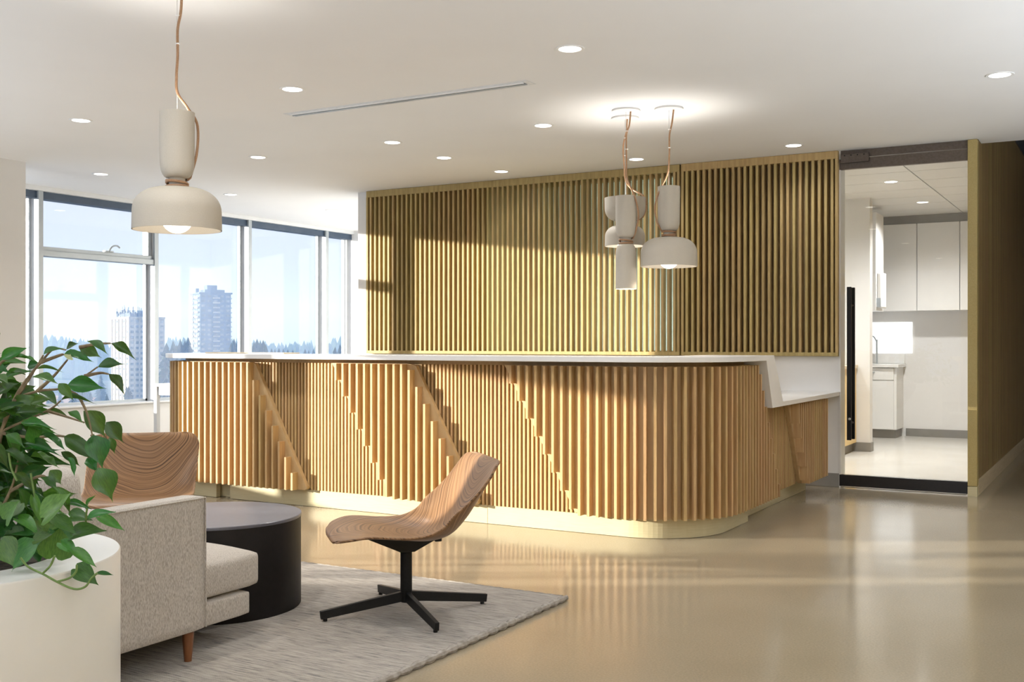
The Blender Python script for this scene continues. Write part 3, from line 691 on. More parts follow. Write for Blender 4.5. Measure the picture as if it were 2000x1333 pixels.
def pendant(x, y, kind, label, cordpts, es=9.0, canopy=True):
    t = thing('pendant_lamp', label, 'pendant lamp', (x, y, CH), 0, 'two-part cream pendant lamps')
    def Z(z): return z-CH
    # kind: (upper shape, upper radius, z top, z neck top, z neck bottom, lower shape, radius, z bottom)
    us, ur, zt_, zn1, zn0, ls, lr, zb_ = kind
    mb = MB(); (cylshade if us == 'c' else dishshade)(mb, Z(zt_), Z(zn1), ur); mb.build('upper_shade', M['cream'], t, True, True)
    mb = MB(); (cylshade if ls == 'c' else dishshade)(mb, Z(zb_), Z(zn0), lr); mb.build('lower_shade', M['cream'], t, True, True)
    MB().lathe([(0.030, Z(zn1)+0.004), (0.034, Z(zn1)), (0.034, Z(zn0)), (0.030, Z(zn0)-0.004)], 28).build('neck', M['cream'], t, True, True)
    MB().tube([(0, 0, Z(zn1)), (0, 0, -0.01)], 0.0013, 6).build('cable', M['wire'], t, True, True)
    if canopy: MB().lathe([(1e-5, 0), (0.094, 0), (0.095, -0.004), (0.094, -0.012), (1e-5, -0.013)], 40).build('canopy', M['canopy'], t, True, True)
    cd_ = crom([(p[0], p[1], Z(p[2])) for p in cordpts], 10)
    # wound round the neck
    a0 = math.atan2(cordpts[-1][1], cordpts[-1][0]); hel = []
    for i in range(60):
        a = a0+i/59*PI*5.2; hel.append(Vector((0.044*math.cos(a), 0.044*math.sin(a), Z(zn1)-0.004-(zn1-zn0-0.008)*(0.5-0.5*math.cos(i/59*PI*1.6)))))
    MB().tube(cd_+hel, 0.0058, 8).build('cord', M['cord'], t, True, True)
    clip = MB()
    for z in (2.56, 2.44): clip.box(-0.004, 0.012, -0.006, 0.006, Z(z)-0.002, Z(z)+0.002)
    clip.build('cord_clip', M['canopy'], t, False, True)
    zl = Z(zb_)+0.052 if ls == 'd' else Z(zb_)+0.12
    rb = 0.066 if ls == 'd' else 0.045
    MB().lathe([(1e-5, -rb)]+[(rb*math.cos(a), rb*math.sin(a)) for a in [(-PI/2+PI*i/12) for i in range(1, 12)]]+[(1e-5, rb)], 28, (0, 0, zl)).build('bulb', M['bulb'], t, True, True)
    spot('lamp', (0, 0, zl-rb-0.005), es, t, 2.7, 0.6, rad=0.03, col=(1, 0.86, 0.68))
    MB().lathe([(1e-5, -0.03)]+[(0.03*math.cos(a), 0.03*math.sin(a)) for a in [(-PI/2+PI*i/8) for i in range(1, 8)]]+[(1e-5, 0.03)], 20, (0, 0, Z(zn1)+0.09)).build('upper_bulb', M['bulb'], t, True, True)
    spot('lamp_up', (0, 0, Z(zt_)-0.02), es*0.6, t, 2.3, 1.0, up=True, rad=0.05, col=(1, 0.94, 0.86))
    return t
r3 = RT; nx = FW
def cp(r, d, z): v = RT*r+FW*d; return (v.x, v.y, z)
pendant(-3.535, 3.30, ('c', 0.073, 2.146, 1.864, 1.824, 'd', 0.186, 1.642), 'large cream pendant lamp with wide bowl, hanging alone at left over the coffee table',
        [cp(0.024, -0.01, 2.69), cp(0.016, 0, 2.58), cp(0.002, 0, 2.50), cp(0.002, 0, 2.39), cp(-0.003, 0, 2.30), cp(0.002, 0, 2.23), cp(0.045, 0, 2.165), cp(0.076, 0.035, 2.10), cp(0.074, 0.035, 1.98), cp(0.050, 0.02, 1.87)], 12)
pendant(-2.886, 6.57, ('c', 0.070, 2.130, 1.856, 1.812, 'c', 0.070, 1.515), 'cream pendant lamp of two tall beakers, front left of the cluster over the desk',
        [cp(0.030, -0.01, 2.69), cp(0.022, 0, 2.60), cp(0.003, 0, 2.53), cp(0.003, 0, 2.35), cp(0.004, 0, 2.26), cp(0.020, -0.03, 2.20), cp(0.055, -0.05, 2.11), cp(0.078, -0.04, 2.0), cp(0.062, -0.03, 1.90), cp(0.044, -0.01, 1.85)], 9)
pendant(-2.99, 6.79, ('d', 0.140, 2.150, 1.992, 1.962, 'd', 0.138, 1.820), 'cream pendant lamp of two small bowls, hidden behind the beaker lamp',
        [cp(0.015, -0.01, 2.69), cp(0.008, 0, 2.60), cp(-0.012, 0, 2.5), cp(-0.006, 0, 2.38), cp(0.004, 0, 2.27), cp(0.05, 0, 2.21), cp(0.125, 0, 2.165), cp(0.147, 0, 2.10), cp(0.12, 0, 2.02), cp(0.045, 0, 1.985)], 7)
pendant(-2.62, 6.66, ('c', 0.073, 2.185, 1.893, 1.852, 'd', 0.186, 1.660), 'cream pendant lamp with wide bowl, right one of the cluster over the desk',
        [cp(0.030, -0.01, 2.69), cp(0.020, 0, 2.60), cp(0.004, 0, 2.52), cp(0.003, 0, 2.40), cp(-0.003, 0, 2.30), cp(-0.02, 0, 2.24), cp(-0.06, -0.02, 2.165), cp(-0.094, -0.03, 2.06), cp(-0.085, -0.03, 1.96), cp(-0.045, -0.01, 1.885)], 12)

# ------------------------------------------------------------------ rug
rg = thing('area_rug', 'woven grey-beige wool rug under the lounge seating', 'rug', (-3.9, 2.6, 0))
MB().box(-5.6, -2.205, 0.6, 4.36, 0.001, 0.012).build('pile', M['rug'], rg)
br = MB(); rr = random.Random(3)
L = [Vector((-2.20, 0.6+i*0.0095, 0.012)) for i in range(int(3.76/0.0095))]
br.tube(L, [0.0085+0.0075*abs(math.sin(i*0.40)) for i in range(len(L))], 8)
br.build('braided_edge', M['braid'], rg, True)
L = [Vector((-5.6+i*0.012, 4.362, 0.009)) for i in range(int(3.39/0.012))]
MB().tube(L, [0.005+0.0025*abs(math.sin(i*0.7)) for i in range(len(L))], 6).build('hem', M['braid'], rg, True)

# ------------------------------------------------------------------ coffee table
tb = thing('coffee_table', 'low round dark drum coffee table on the rug', 'coffee table', (-3.47, 3.47, 0.012))
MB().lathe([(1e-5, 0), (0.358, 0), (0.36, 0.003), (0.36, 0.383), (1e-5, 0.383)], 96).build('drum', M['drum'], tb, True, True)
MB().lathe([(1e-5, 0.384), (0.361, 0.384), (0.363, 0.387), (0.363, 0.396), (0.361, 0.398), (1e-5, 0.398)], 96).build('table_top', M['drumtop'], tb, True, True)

# ------------------------------------------------------------------ lounge chairs
PROF = crom([(0.345, 0.315), (0.342, 0.345), (0.305, 0.372), (0.20, 0.380), (0.06, 0.362), (-0.07, 0.348), (-0.165, 0.368), (-0.235, 0.435), (-0.285, 0.52), (-0.325, 0.60), (-0.362, 0.655), (-0.405, 0.682)], 6)
PROF = [Vector((p[0], 0, p[1])) if len(p) == 2 else p for p in PROF] if False else PROF
def make_chair(name, label, loc, facing, W0=0.30):
    """swivel shell chair; local +x is the way it faces"""
    t = thing(name, label, 'lounge chair', loc, facing, 'walnut shell lounge chairs')
    return t
def prof_pts():
    raw = [(0.316, 0.340), (0.303, 0.355), (0.262, 0.367), (0.17, 0.372), (0.05, 0.356), (-0.07, 0.342), (-0.165, 0.362), (-0.235, 0.43), (-0.282, 0.51), (-0.318, 0.585), (-0.348, 0.638), (-0.384, 0.662)]
    return [(v.x, v.y) for v in crom([(a, b_, 0) for a, b_ in raw], 5)]
def chair_shell():
    P = prof_pts(); n = len(P); ln = [0]
    for i in range(1, n): ln.append(ln[-1]+math.hypot(P[i][0]-P[i-1][0], P[i][1]-P[i-1][1]))
    tot = ln[-1]; nv = 28; v_ = []; fs = []; uvs = []
    for i in range(n):
        u = ln[i]/tot
        a = P[max(i-1, 0)]; c = P[min(i+1, n-1)]; tx, tz = c[0]-a[0], c[1]-a[1]; q = math.hypot(tx, tz); nxn, nz = tz/q, -tx/q   # normal towards the sitter
        if nz < 0 and u < 0.5: nxn, nz = -nxn, -nz
        e1 = max(0.0, 1-u/0.19); e2 = max(0.0, (u-0.86)/0.14)
        wid = 0.305*(1-0.60*(1-math.sqrt(max(0, 1-e1**2.8))))*(1-0.34*(1-math.sqrt(max(0, 1-e2**2.6))))*(1-0.05*math.sin(PI*u))
        for j in range(nv+1):
            v = -1+2*j/nv; av = abs(v)
            lift = 0.066*max(0, (av-0.40)/0.60)**2*(0.22+1.05*math.exp(-((u-0.62)/0.2)**2))*min(1, u/0.12)
            curl = 0.010*max(0, (av-0.8)/0.2)**2
            ro = 0.0
            # rounded corners: the ends pull in towards the sides
            back = (e1*0.014+e2*0.022)*max(0, (av-0.5)/0.5)**2.2
            px_ = P[i][0]+nxn*lift; pz_ = P[i][1]+nz*lift
            px_ += -tx/q*0 + (tx/q)*back*(1 if u < 0.5 else -1); pz_ += (tz/q)*back*(1 if u < 0.5 else -1)
            v_.append((px_, v*(wid-curl), pz_)); uvs.append((v*0.5, u*1.25))
    for i in range(n-1):
        for j in range(nv): fs.append((i*(nv+1)+j, i*(nv+1)+j+1, (i+1)*(nv+1)+j+1, (i+1)*(nv+1)+j))
    me = bpy.data.meshes.new('shell'); me.from_pydata(v_, [], fs); me.materials.append(M['walnut'])
    ul = me.uv_layers.new(name='UVMap')
    for lp in me.loops: ul.data[lp.index].uv = uvs[lp.vertex_index]
    me.shade_smooth(); me.update(); return me
t = thing('lounge_chair', 'walnut shell swivel chair on the rug in front of the desk, seen from its side', 'lounge chair', (-2.673, 3.77, 0.012), math.atan2(-0.719, -0.694), 'walnut shell lounge chairs')
sh = bpy.data.objects.new('shell', chair_shell()); C.objects.link(sh); sh.parent = t; sh.location = (0.01, 0, -0.012)
so = sh.modifiers.new('thickness', 'SOLIDIFY'); so.thickness = 0.011; so.offset = 0; sb_ = sh.modifiers.new('smooth', 'SUBSURF'); sb_.levels = 1; sb_.render_levels = 1
MB().lathe([(1e-5, 0.045), (0.024, 0.045), (0.025, 0.047), (0.025, 0.255), (0.0225, 0.258), (0.0225, 0.32), (1e-5, 0.32)], 28).build('column', M['black'], t, True, True)
bk = MB().prism([(-0.135, 0.322), (-0.12, 0.334), (0.20, 0.346), (0.17, 0.330), (0.03, 0.268), (-0.03, 0.268)], -0.035, 0.035, lambda a, b_, t_: (a, t_, b_-0.006))
bk.build('bracket', M['black'], t, False, True)
MB().box(-0.145, -0.115, -0.05, 0.05, 0.302, 0.322).build('tilt_bar', M['black'], t, False, True, bevel=0.004)
legrot = math.radians(27)   # star base is turned against the seat
for k in range(4):
    a = k*PI/2+math.radians(8.5)
    ca, sa = math.cos(a), math.sin(a)
    lg = MB().bar((0.015*ca, 0.015*sa, 0.070), (0.372*ca, 0.372*sa, 0.0255), 0.022, 0.042, w1=0.018, h1=0.034)
    lo = lg.build('leg', M['black'], t, False, True, bevel=0.002)
    MB().cyl((0.352*ca, 0.352*sa), 0.009, 0.0, 0.010, 12).build('glide', M['black'], lo, False, True)
chair1 = t
c2 = copy_tree(t); c2.location = (-4.46, 3.90, 0.012); v = RT*0.22-FW*0.97; c2.rotation_euler = (0, 0, math.atan2(v.y, v.x))
c2['label'] = 'walnut shell swivel chair facing us behind the tweed armchair, by the leaves'

# ------------------------------------------------------------------ tweed armchair
ac = thing('armchair', 'oatmeal tweed armchair with square arms and tapered walnut legs', 'armchair', (-3.33, 2.6, 0.012), 0)
def soft(name, x0, x1, y0, y1, z0, z1, crown=0.0, r=0.02, parent=ac, seg=14, side=0.0):
    """box with rounded edges and puffed faces, as upholstery"""
    cx_, cy_, cz_ = (x0+x1)/2, (y0+y1)/2, (z0+z1)/2; hx, hy, hz = (x1-x0)/2, (y1-y0)/2, (z1-z0)/2
    bm = bmesh.new(); bmesh.ops.create_cube(bm, size=2)
    bmesh.ops.subdivide_edges(bm, edges=bm.edges, cuts=seg, use_grid_fill=True)
    for vtx in bm.verts:
        p = vtx.co.copy(); q = Vector((p.x*hx, p.y*hy, p.z*hz))
        c_ = Vector((max(-hx+r, min(hx-r, q.x)), max(-hy+r, min(hy-r, q.y)), max(-hz+r, min(hz-r, q.z))))
        d_ = q-c_
        if d_.length > 1e-6: q = c_+d_.normalized()*min(r, d_.length if d_.length < r else r)
        q.z += (1 if p.z > 0 else -0.35)*abs(p.z)*crown*(1-p.x**4)*(1-p.y**4)
        q.x += p.x*side*(1-p.z**2)*(1-abs(p.y)**6); q.y += p.y*side*(1-p.z**2)*(1-abs(p.x)**6)
        vtx.co = q+Vector((cx_, cy_, cz_))-parent.location
    me = bpy.data.meshes.new(name); bm.to_mesh(me); bm.free(); me.materials.append(M['fabric']); me.shade_smooth()
    o = bpy.data.objects.new(name, me); C.objects.link(o); o.parent = parent; return o
def piping(name, pts, r=0.0035, parent=None):
    return MB().tube(pts, r, 6).build(name, M['fabric'], parent or ac, True)
AX1, AX0 = -2.905, -3.86
for x0, x1 in ((AX1-0.085, AX1), (AX0, AX0+0.085)):
    a_ = soft('arm', x0, x1, 2.18, 2.85, 0.122, 0.607, 0.0, 0.014)
    xe = x1 if x1 == AX1 else x0
    zz = 0.603
    pp = [(xe, 2.19, zz-0.004), (xe, 2.845, zz-0.004), (xe, 2.849, 0.13)]
    MB().tube(pp, 0.0035, 6).build('piping', M['fabric'], a_, True) if False else None
    pi_ = MB().tube([(p[0]-ac.location.x, p[1]-ac.location.y, p[2]-ac.location.z) for p in pp], 0.0032, 6)
    pi_.build('piping', M['fabric'], a_, True, True)
soft('seat_base', AX0+0.086, AX1-0.086, 2.25, 3.17, 0.095, 0.19, 0.0, 0.015)
cu = soft('seat_cushion', AX0+0.09, AX1-0.092, 2.36, 3.235, 0.193, 0.338, 0.035, 0.03, side=0.006)
bb = soft('backrest', AX0+0.086, AX1-0.086, 2.16, 2.26, 0.13, 0.69, 0.0, 0.02)
bc_ = soft('back_cushion', AX0+0.09, AX1-0.092, 2.265, 2.40, 0.36, 0.745, 0.012, 0.04, side=0.02)
lgm = MB().lathe([(1e-5, 0.0), (0.0135, 0.0), (0.0225, 0.112), (1e-5, 0.112)], 24)
lme = lgm.mesh('leg', M['walnutleg'], True)
for x, y in ((-2.945, 2.80), (-3.82, 2.80), (-2.945, 2.22), (-3.82, 2.22)):
    inst('leg', lme, ac, (x-ac.location.x, y-ac.location.y, 0))

# ------------------------------------------------------------------ planter and plants
pc = FW*2.82+RT*(-1.486); PXc, PYc = pc.x, pc.y
PR, PH = 0.436, 0.60
pl = thing('planter', 'large round white planter in the near left corner', 'planter', (PXc, PYc, 0.012))
MB().lathe([(1e-5, 0), (PR-0.002, 0), (PR, 0.003), (PR, PH-0.016), (PR-0.003, PH-0.012), (0.285, PH-0.012), (0.282, PH-0.016), (0.282, PH-0.12), (1e-5, PH-0.12)], 110).build('pot', M['planter'], pl, True, True)
MB().grid(lambda u, v: (0.28*u*math.cos(2*PI*v), 0.28*u*math.sin(2*PI*v), PH-0.045+0.012*noise.noise(Vector((u*4, math.sin(2*PI*v)*4, math.cos(2*PI*v)*4)))), 8, 36).build('soil', M['soil'], pl, True, True)

def ficus_mesh(seed, bend, wav):
    r_ = random.Random(seed); N = 10; v = []; f = []; wd = [0.0, 0.42, 0.74, 0.94, 1.0, 0.95, 0.78, 0.50, 0.20, 0.05, 0.0]
    for i in range(N+1):
        x = i/N; w = wd[i]; zc = -bend*x*x+0.02*math.sin(x*5)
        e = wav*math.sin(x*9+seed); v += [(x, -w*0.5, zc+0.13*w+e*w), (x, -w*0.25, zc+0.04*w), (x, 0, zc), (x, w*0.25, zc+0.04*w), (x, w*0.5, zc+0.13*w-e*w)]
    for i in range(N):
        for k in range(4): a = i*5+k; f.append((a, a+1, a+6, a+5))
    me = bpy.data.meshes.new('leaf'); me.from_pydata(v, [], f); me.materials.append(M['ficus']); me.shade_smooth(); me.update(); return me
def pothos_mesh(seed, bend):
    N = 10; v = []; f = []; wd = [0.42, 0.86, 1.0, 1.0, 0.93, 0.82, 0.66, 0.47, 0.26, 0.09, 0.0]; lb = [-0.10, -0.02, 0.08]
    for i in range(N+1):
        x = i/N; w = wd[i]; zc = -bend*x*x
        lobe = -0.12*(1-min(1, i/2))
        for k, q in enumerate((-1, -0.5, 0, 0.5, 1)):
            v.append((x+(lobe if abs(q) > 0.2 else 0), q*w*0.5, zc+0.14*w*q*q+0.02*math.sin(x*6+seed+q)))
    for i in range(N):
        for k in range(4): a = i*5+k; f.append((a, a+1, a+6, a+5))
    me = bpy.data.meshes.new('leaf'); me.from_pydata(v, [], f); me.materials.append(M['pothos']); me.shade_smooth(); me.update(); return me
FM = [ficus_mesh(i, (0.12, 0.25, 0.05, 0.32, 0.18)[i], (0.03, 0.07, 0.05, 0.02, 0.09)[i]) for i in range(5)]
PM = [pothos_mesh(i, (0.15, 0.3, 0.08)[i]) for i in range(3)]
ficus = thing('weeping_fig', 'leafy green weeping fig arching out of the white planter', 'potted plant', (PXc, PYc, 0.57))
pothos = thing('pothos_plant', 'heart-leaved trailing vine spilling over the white planter rim', 'trailing plant', (PXc, PYc, 0.57))
def leaf(par, meshes, base, tip, w, roll, rnd_):
    base = Vector(base); tip = Vector(tip); X = tip-base; L_ = X.length; X.normalize()
    view = (Vector((0, 0, CAMH))-base).normalized(); up = Vector((0, 0, 1))
    Zr = view*0.8+up*0.75; Z_ = (Zr-X*Zr.dot(X)).normalized(); Z_ = Matrix.Rotation(roll, 3, X) @ Z_; Y_ = Z_.cross(X)
    m3 = Matrix((X*L_, Y_*w, Z_*L_)).transposed()
    o = bpy.data.objects.new('leaf', rnd_.choice(meshes)); C.objects.link(o); o.parent = par
    o.matrix_local = Matrix.Translation(base-par.location) @ m3.to_4x4()
    return o
rl = random.Random(11)
FL = [(2.5, 702.6, 49.5, 674.5, 20), (29, 698, 77, 701, 12), (85, 693.5, 119, 672, 16), (129.5, 683.6, 150.5, 668, 14), (124, 693.5, 182, 699, 21), (155, 679, 199, 697, 21),
      (170, 667, 213.7, 688, 17), (216, 671, 268, 696, 15), (191, 717.5, 243, 707, 21), (132, 752, 205, 756, 28), (212, 730.6, 246.7, 772, 18), (62, 737, 118, 745, 24), (53, 718, 80, 708, 15),
      (71, 722, 124, 714, 7), (21, 729, 54, 726, 9), (74, 767, 118, 793, 23), (115, 749, 143.5, 781, 17), (119, 782, 181, 768, 8), (28, 810, 92, 798, 14), (89, 805, 140, 808, 12), (132, 805, 165, 826, 15),
      (163, 803, 212, 855, 34), (41, 826, 112, 843, 15), (56, 833, 73, 872, 36), (207, 825, 243, 863, 27), (182, 850, 202, 913, 38), (191, 914, 223, 978, 40), (213, 855, 226, 886, 14), (125, 853, 191, 897, 27),
      (169, 896, 191, 920, 18), (119, 883, 160, 911, 15), (133, 894, 150, 928, 12), (36, 897, 75, 966, 28), (28, 925, 69, 955, 20), (78, 933, 122, 958, 20), (97, 919, 122, 947, 22), (36, 955, 57, 997, 20),
      (103, 950, 146, 1008, 16), (46, 867, 119, 880, 18), (42, 828, 111, 836, 14), (0, 745, 45, 760, 24), (-5, 770, 40, 745, 20), (20, 780, 75, 800, 20), (0, 800, 48, 812, 18), (60, 790, 100, 775, 15), (45, 760, 22, 800, 22),
      (-10, 650, 2, 662, 12), (-20, 715, 20, 722, 16), (-15, 735, 20, 745, 18), (30, 770, 74, 752, 16), (80, 780, 50, 812, 14), (10, 880, 60, 905, 20), (10, 850, 52, 870, 18), (90, 880, 60, 925, 18), (85, 850, 130, 872, 16)]
for bx_, by_, tx_, ty_, w_ in FL:
    d = 2.72+rl.uniform(-0.12, 0.12)
    leaf(ficus, FM, at(bx_, by_, d), at(tx_, ty_, d+rl.uniform(-0.03, 0.02)), w_*1.25/FPX*d, rl.uniform(-0.45, 0.45), rl)
for i in range(235):     # the dense crown
    a = rl.random(); bx_ = rl.uniform(-95, 20+a*85); by_ = 705+(a**0.8)*280+rl.uniform(-10, 20)+max(0, -bx_)*0.2
    an = rl.uniform(-0.6, 1.3) if rl.random() < 0.8 else rl.uniform(1.3, 2.6); Lp = rl.uniform(50, 76); d = rl.uniform(2.72, 3.05)
    leaf(ficus, FM, at(bx_, by_, d), at(bx_+Lp*math.cos(an), by_+Lp*math.sin(an), d+rl.uniform(-0.06, 0.04)), rl.uniform(20, 33)/FPX*d, rl.uniform(-0.9, 0.9), rl)
dl = leaf(ficus, FM, at(132, 702, 2.66), at(138, 692, 2.66), 20/FPX*2.66, 0.2, rl); dm = dl.data.copy(); dm.materials[0] = M['dry']; dl.data = dm; dl['label'] = 'pale dry curled leaf'
PLF = [(107, 1086, 118, 1030, 52), (65, 1066, 12, 1110, 44), (88, 1012, 135, 962, 52), (137, 1010, 177, 1012, 26), (177, 1013, 216, 992, 19), (196, 1012, 244, 1036, 17), (143, 1048, 201, 1030, 34),
       (143, 1078, 190, 1107, 20), (150, 1112, 190, 1138, 30), (190, 1123, 221, 1122, 11), (69, 1055, 101, 1043, 22), (136, 985, 172, 985, 14), (171, 990, 180, 967, 12), (12, 1015, 30, 978, 40), (105, 1015, 150, 1042, 30),
       (36, 1015, 78, 1040, 24), (66, 972, 80, 1025, 14), (0, 1060, 26, 1104, 42), (40, 985, 12, 1015, 30), (85, 1040, 62, 1015, 26), (120, 1062, 152, 1082, 22)]
for bx_, by_, tx_, ty_, w_ in PLF:
    d = 2.62+rl.uniform(-0.06, 0.06)
    leaf(pothos, PM, at(bx_, by_, d), at(tx_, ty_, d-rl.uniform(0.0, 0.03)), w_*1.3/FPX*d, rl.uniform(-0.3, 0.3), rl)
for i in range(95):
    bx_ = rl.uniform(-110, 115); by_ = rl.uniform(960, 1075); an = rl.uniform(-0.5, 3.4); Lp = rl.uniform(34, 58); d = rl.uniform(2.72, 2.95)
    by_ = min(by_, 1085-max(0, bx_)*0.35)
    leaf(pothos, PM, at(bx_, by_, d), at(bx_+Lp*math.cos(an), by_+Lp*math.sin(an)*0.7, d+rl.uniform(-0.04, 0.04)), rl.uniform(32, 54)/FPX*d, rl.uniform(-0.8, 0.8), rl)
BR = [[(-30, 1040), (0, 860), (25, 788), (72, 765), (122, 758.7), (165, 735), (191, 717)], [(72, 765), (105, 735), (132, 703)], [(122, 759), (150, 772), (163, 792), (172, 815), (180, 849)], [(-30, 1040), (-20, 880), (0, 846), (92, 803), (119, 783)],
      [(-20, 900), (25, 788), (50, 745), (80, 708), (105, 682), (129, 684)], [(80, 708), (118, 694), (125, 693)], [(-20, 760), (0, 711), (30, 698)], [(0, 846), (60, 855), (125, 853), (160, 880)], [(92, 803), (122, 812), (165, 826)], [(155, 679), (190, 672), (216, 671)],
      [(165, 735), (195, 729), (212, 731)], [(180, 849), (190, 880), (192, 914)], [(-40, 1060), (-50, 850), (-30, 700)], [(-30, 1050), (20, 960), (36, 897)], [(20, 960), (80, 930), (103, 950)], [(25, 788), (60, 735), (85, 694)]]
for B in BR:
    P = crom([at(x, y, 2.74) for x, y in B], 6); n = len(P)
    MB().tube(P, [0.0042*(1-0.75*i/n)+0.0008 for i in range(n)], 6).build('branch', M['stem'], ficus, True)
for x_, y_ in ((-0.06, 0.05), (0.05, -0.04), (0.0, 0.09)):
    MB().tube(crom([(PXc+x_, PYc+y_, 0.53), (PXc+x_*0.7-0.01, PYc+y_, 0.70), tuple(at(-30, 1000, 2.74)), tuple(at(-32, 900, 2.74))], 6), 0.008, 8).build('trunk', M['stem'], ficus, True)
VN = [[(40, 1090), (55.5, 1108), (86, 1123), (111, 1137), (144, 1151), (166, 1147), (178, 1131), (190, 1120)], [(82, 1122), (98, 1106), (107, 1086)], [(111, 1137), (135, 1130), (148, 1118), (150, 1104)], [(168, 1030), (168, 1008), (171, 990)], [(60, 925), (66, 960), (70, 990)], [(17, 885), (22, 915), (33, 940)]]
for B in VN:
    P = crom([at(x, y, 2.52 if B[0][1] > 1085 else 2.66) for x, y in B], 6)
    MB().tube(P, 0.0026, 6).build('vine', M['vine'], pothos, True)

# ------------------------------------------------------------------ the view outside
GZ = -42.0
M['ground'] = mat('far_ground', rough=0.9, spec=0.1, build=noise_col((0.05, 0.08, 0.06), (0.14, 0.15, 0.13), 0.02, detail=6))
M['roofs'] = mat('street_strip', rough=0.9, spec=0.1, build=noise_col((0.20, 0.14, 0.12), (0.30, 0.24, 0.22), 0.05, detail=4))
M['conifer'] = mat('conifer_green', rough=0.9, spec=0.05, build=noise_col((0.02, 0.05, 0.035), (0.05, 0.09, 0.05), 0.4, rnd=0.2))
M['tower_a'] = mat('pale_concrete', rough=0.8, spec=0.2, build=noise_col((0.50, 0.48, 0.45), (0.58, 0.56, 0.52), 0.3))
M['tower_b'] = mat('dark_cladding', rough=0.6, spec=0.2, build=noise_col((0.07, 0.12, 0.20), (0.09, 0.14, 0.22), 0.3))
M['twin'] = mat('tower_window', (0.10, 0.13, 0.17), 0.2, spec=0.7, build=noise_col((0.08, 0.11, 0.15), (0.30, 0.33, 0.36), 0.25, lo=0.45, hi=0.6))
M['balc'] = mat('balcony_white', rough=0.6, build=noise_col((0.66, 0.66, 0.64), (0.72, 0.72, 0.70), 0.5))
g = MB().box(-2600, 200, 60, 2600, GZ-1, GZ).build('ground_outside', M['ground']); g['kind'] = 'structure'; g['label'] = 'hazy ground far below the windows'
def tower(name, label, pxc, d, wf, ws, ztop_, wallm, nfl, ncol_f, ncol_s, ang):
    c = FW*d+RT*((pxc-1000)/FPX*d)                     # the near corner
    az = math.atan2(c.y, c.x); er = Vector((math.sin(az), -math.cos(az), 0)); ed = Vector((math.cos(az), math.sin(az), 0))
    fx = er*math.cos(ang)+ed*math.sin(ang); sy = -er*math.sin(ang)+ed*math.cos(ang)
    t = thing(name, label, 'building', (c.x, c.y, GZ)); H_ = ztop_-GZ
    def Q(a, b_, z): v = fx*a+sy*b_; return (v.x, v.y, z)
    def pb_(mb, a0, a1, b0, b1, z0, z1):
        mb.prism([(a0, b0), (a1, b0), (a1, b1), (a0, b1)], z0, z1, lambda a, b_, z: Q(a, b_, z)); return mb
    pb_(MB(), 0, wf, 0, ws, 0, H_).build('walls', wallm, t, False, True)
    fh = H_/nfl; w1 = MB(); w2 = MB(); bl_ = MB()
    for k in range(nfl):
        z = (k+0.5)*fh
        for i in range(ncol_f):
            a = wf*(i+0.5)/ncol_f; pb_(w1, a-wf/ncol_f*0.30, a+wf/ncol_f*0.30, -0.12, 0.05, z-fh*0.22, z+fh*0.25)
        for i in range(ncol_s):
            b0 = ws*(i+0.5)/ncol_s; pb_(w2, -0.12, 0.05, b0-ws/ncol_s*0.28, b0+ws/ncol_s*0.28, z-fh*0.2, z+fh*0.25)
    o = w1.build('front_windows', M['twin'], t, False, True); o['kind'] = 'stuff'
    o = w2.build('side_windows', M['twin'], t, False, True); o['kind'] = 'stuff'
    return t, pb_, H_, fh
t2, pb_, H2, fh = tower('apartment_tower', 'dark blue-grey apartment tower with white balconies, right one outside', 391, 700, 20, 24, 33.0, M['tower_b'], 24, 5, 4, math.radians(14))
bl_ = MB()
for k in range(24):
    z = k*fh; pb_(bl_, -1.6, -0.01, 1.0, 9.0, z, z+0.35); pb_(bl_, -1.6, -1.45, 1.0, 9.0, z+0.3, z+1.2); pb_(bl_, -1.6, -0.01, 13.0, 21.0, z, z+0.35); pb_(bl_, -1.6, -1.45, 13, 21, z+0.3, z+1.2)
    pb_(bl_, 20.0, 21.0, 1.0, 6.0, z, z+0.9)
o = bl_.build('side_balconies', M['balc'], t2, False, True); o['kind'] = 'stuff'
bl_ = MB()
for k in range(24): pb_(bl_, 8.0, 12.6, -1.3, -0.01, k*fh, k*fh+0.25); pb_(bl_, 8.0, 12.6, -1.3, -1.2, k*fh+0.25, k*fh+1.0)
o = bl_.build('front_balconies', M['tower_a'], t2, False, True); o['kind'] = 'stuff'
pb_(MB(), -0.8, 20.8, -0.8, 24.8, H2, H2+1.0).build('roof', M['tower_b'], t2, False, True)
pb_(MB(), 4, 17, 4, 18, H2+1.0, H2+3.0).build('penthouse', M['tower_b'], t2, False, True)
pb_(MB(), 6, 12.5, 6, 14, H2+3.0, H2+6.0).build('machine_room', M['tower_b'], t2, False, True)
pb_(MB(), 0.3, 2.2, 12, 14, H2+1.0, H2+4).build('chimney', M['tower_b'], t2, False, True)
cr = MB()
p0 = at(372.5, 800, 690); mast = thing('construction_mast', 'thin lattice mast standing left of the dark tower', 'mast', (p0.x, p0.y, GZ))
for a, b_ in ((-0.6, -0.6), (0.6, -0.6), (0.6, 0.6), (-0.6, 0.6)): cr.bar((a, b_, 0), (a, b_, 78), 0.22, 0.22, up=(0, 1, 0))
for k in range(39): cr.bar((-0.6, -0.6, 2*k), (0.6, -0.6, 2*k+2), 0.15, 0.15, up=(0, 1, 0))
cr.build('lattice', M['balc'], mast, False, True)
t1, pb1, H1, fh1 = tower('concrete_tower', 'pale ribbed concrete tower with rooftop antennas, left one outside', 253, 560, 18, 30, 13.8, M['tower_a'], 20, 7, 5, math.radians(17))
rb = MB()
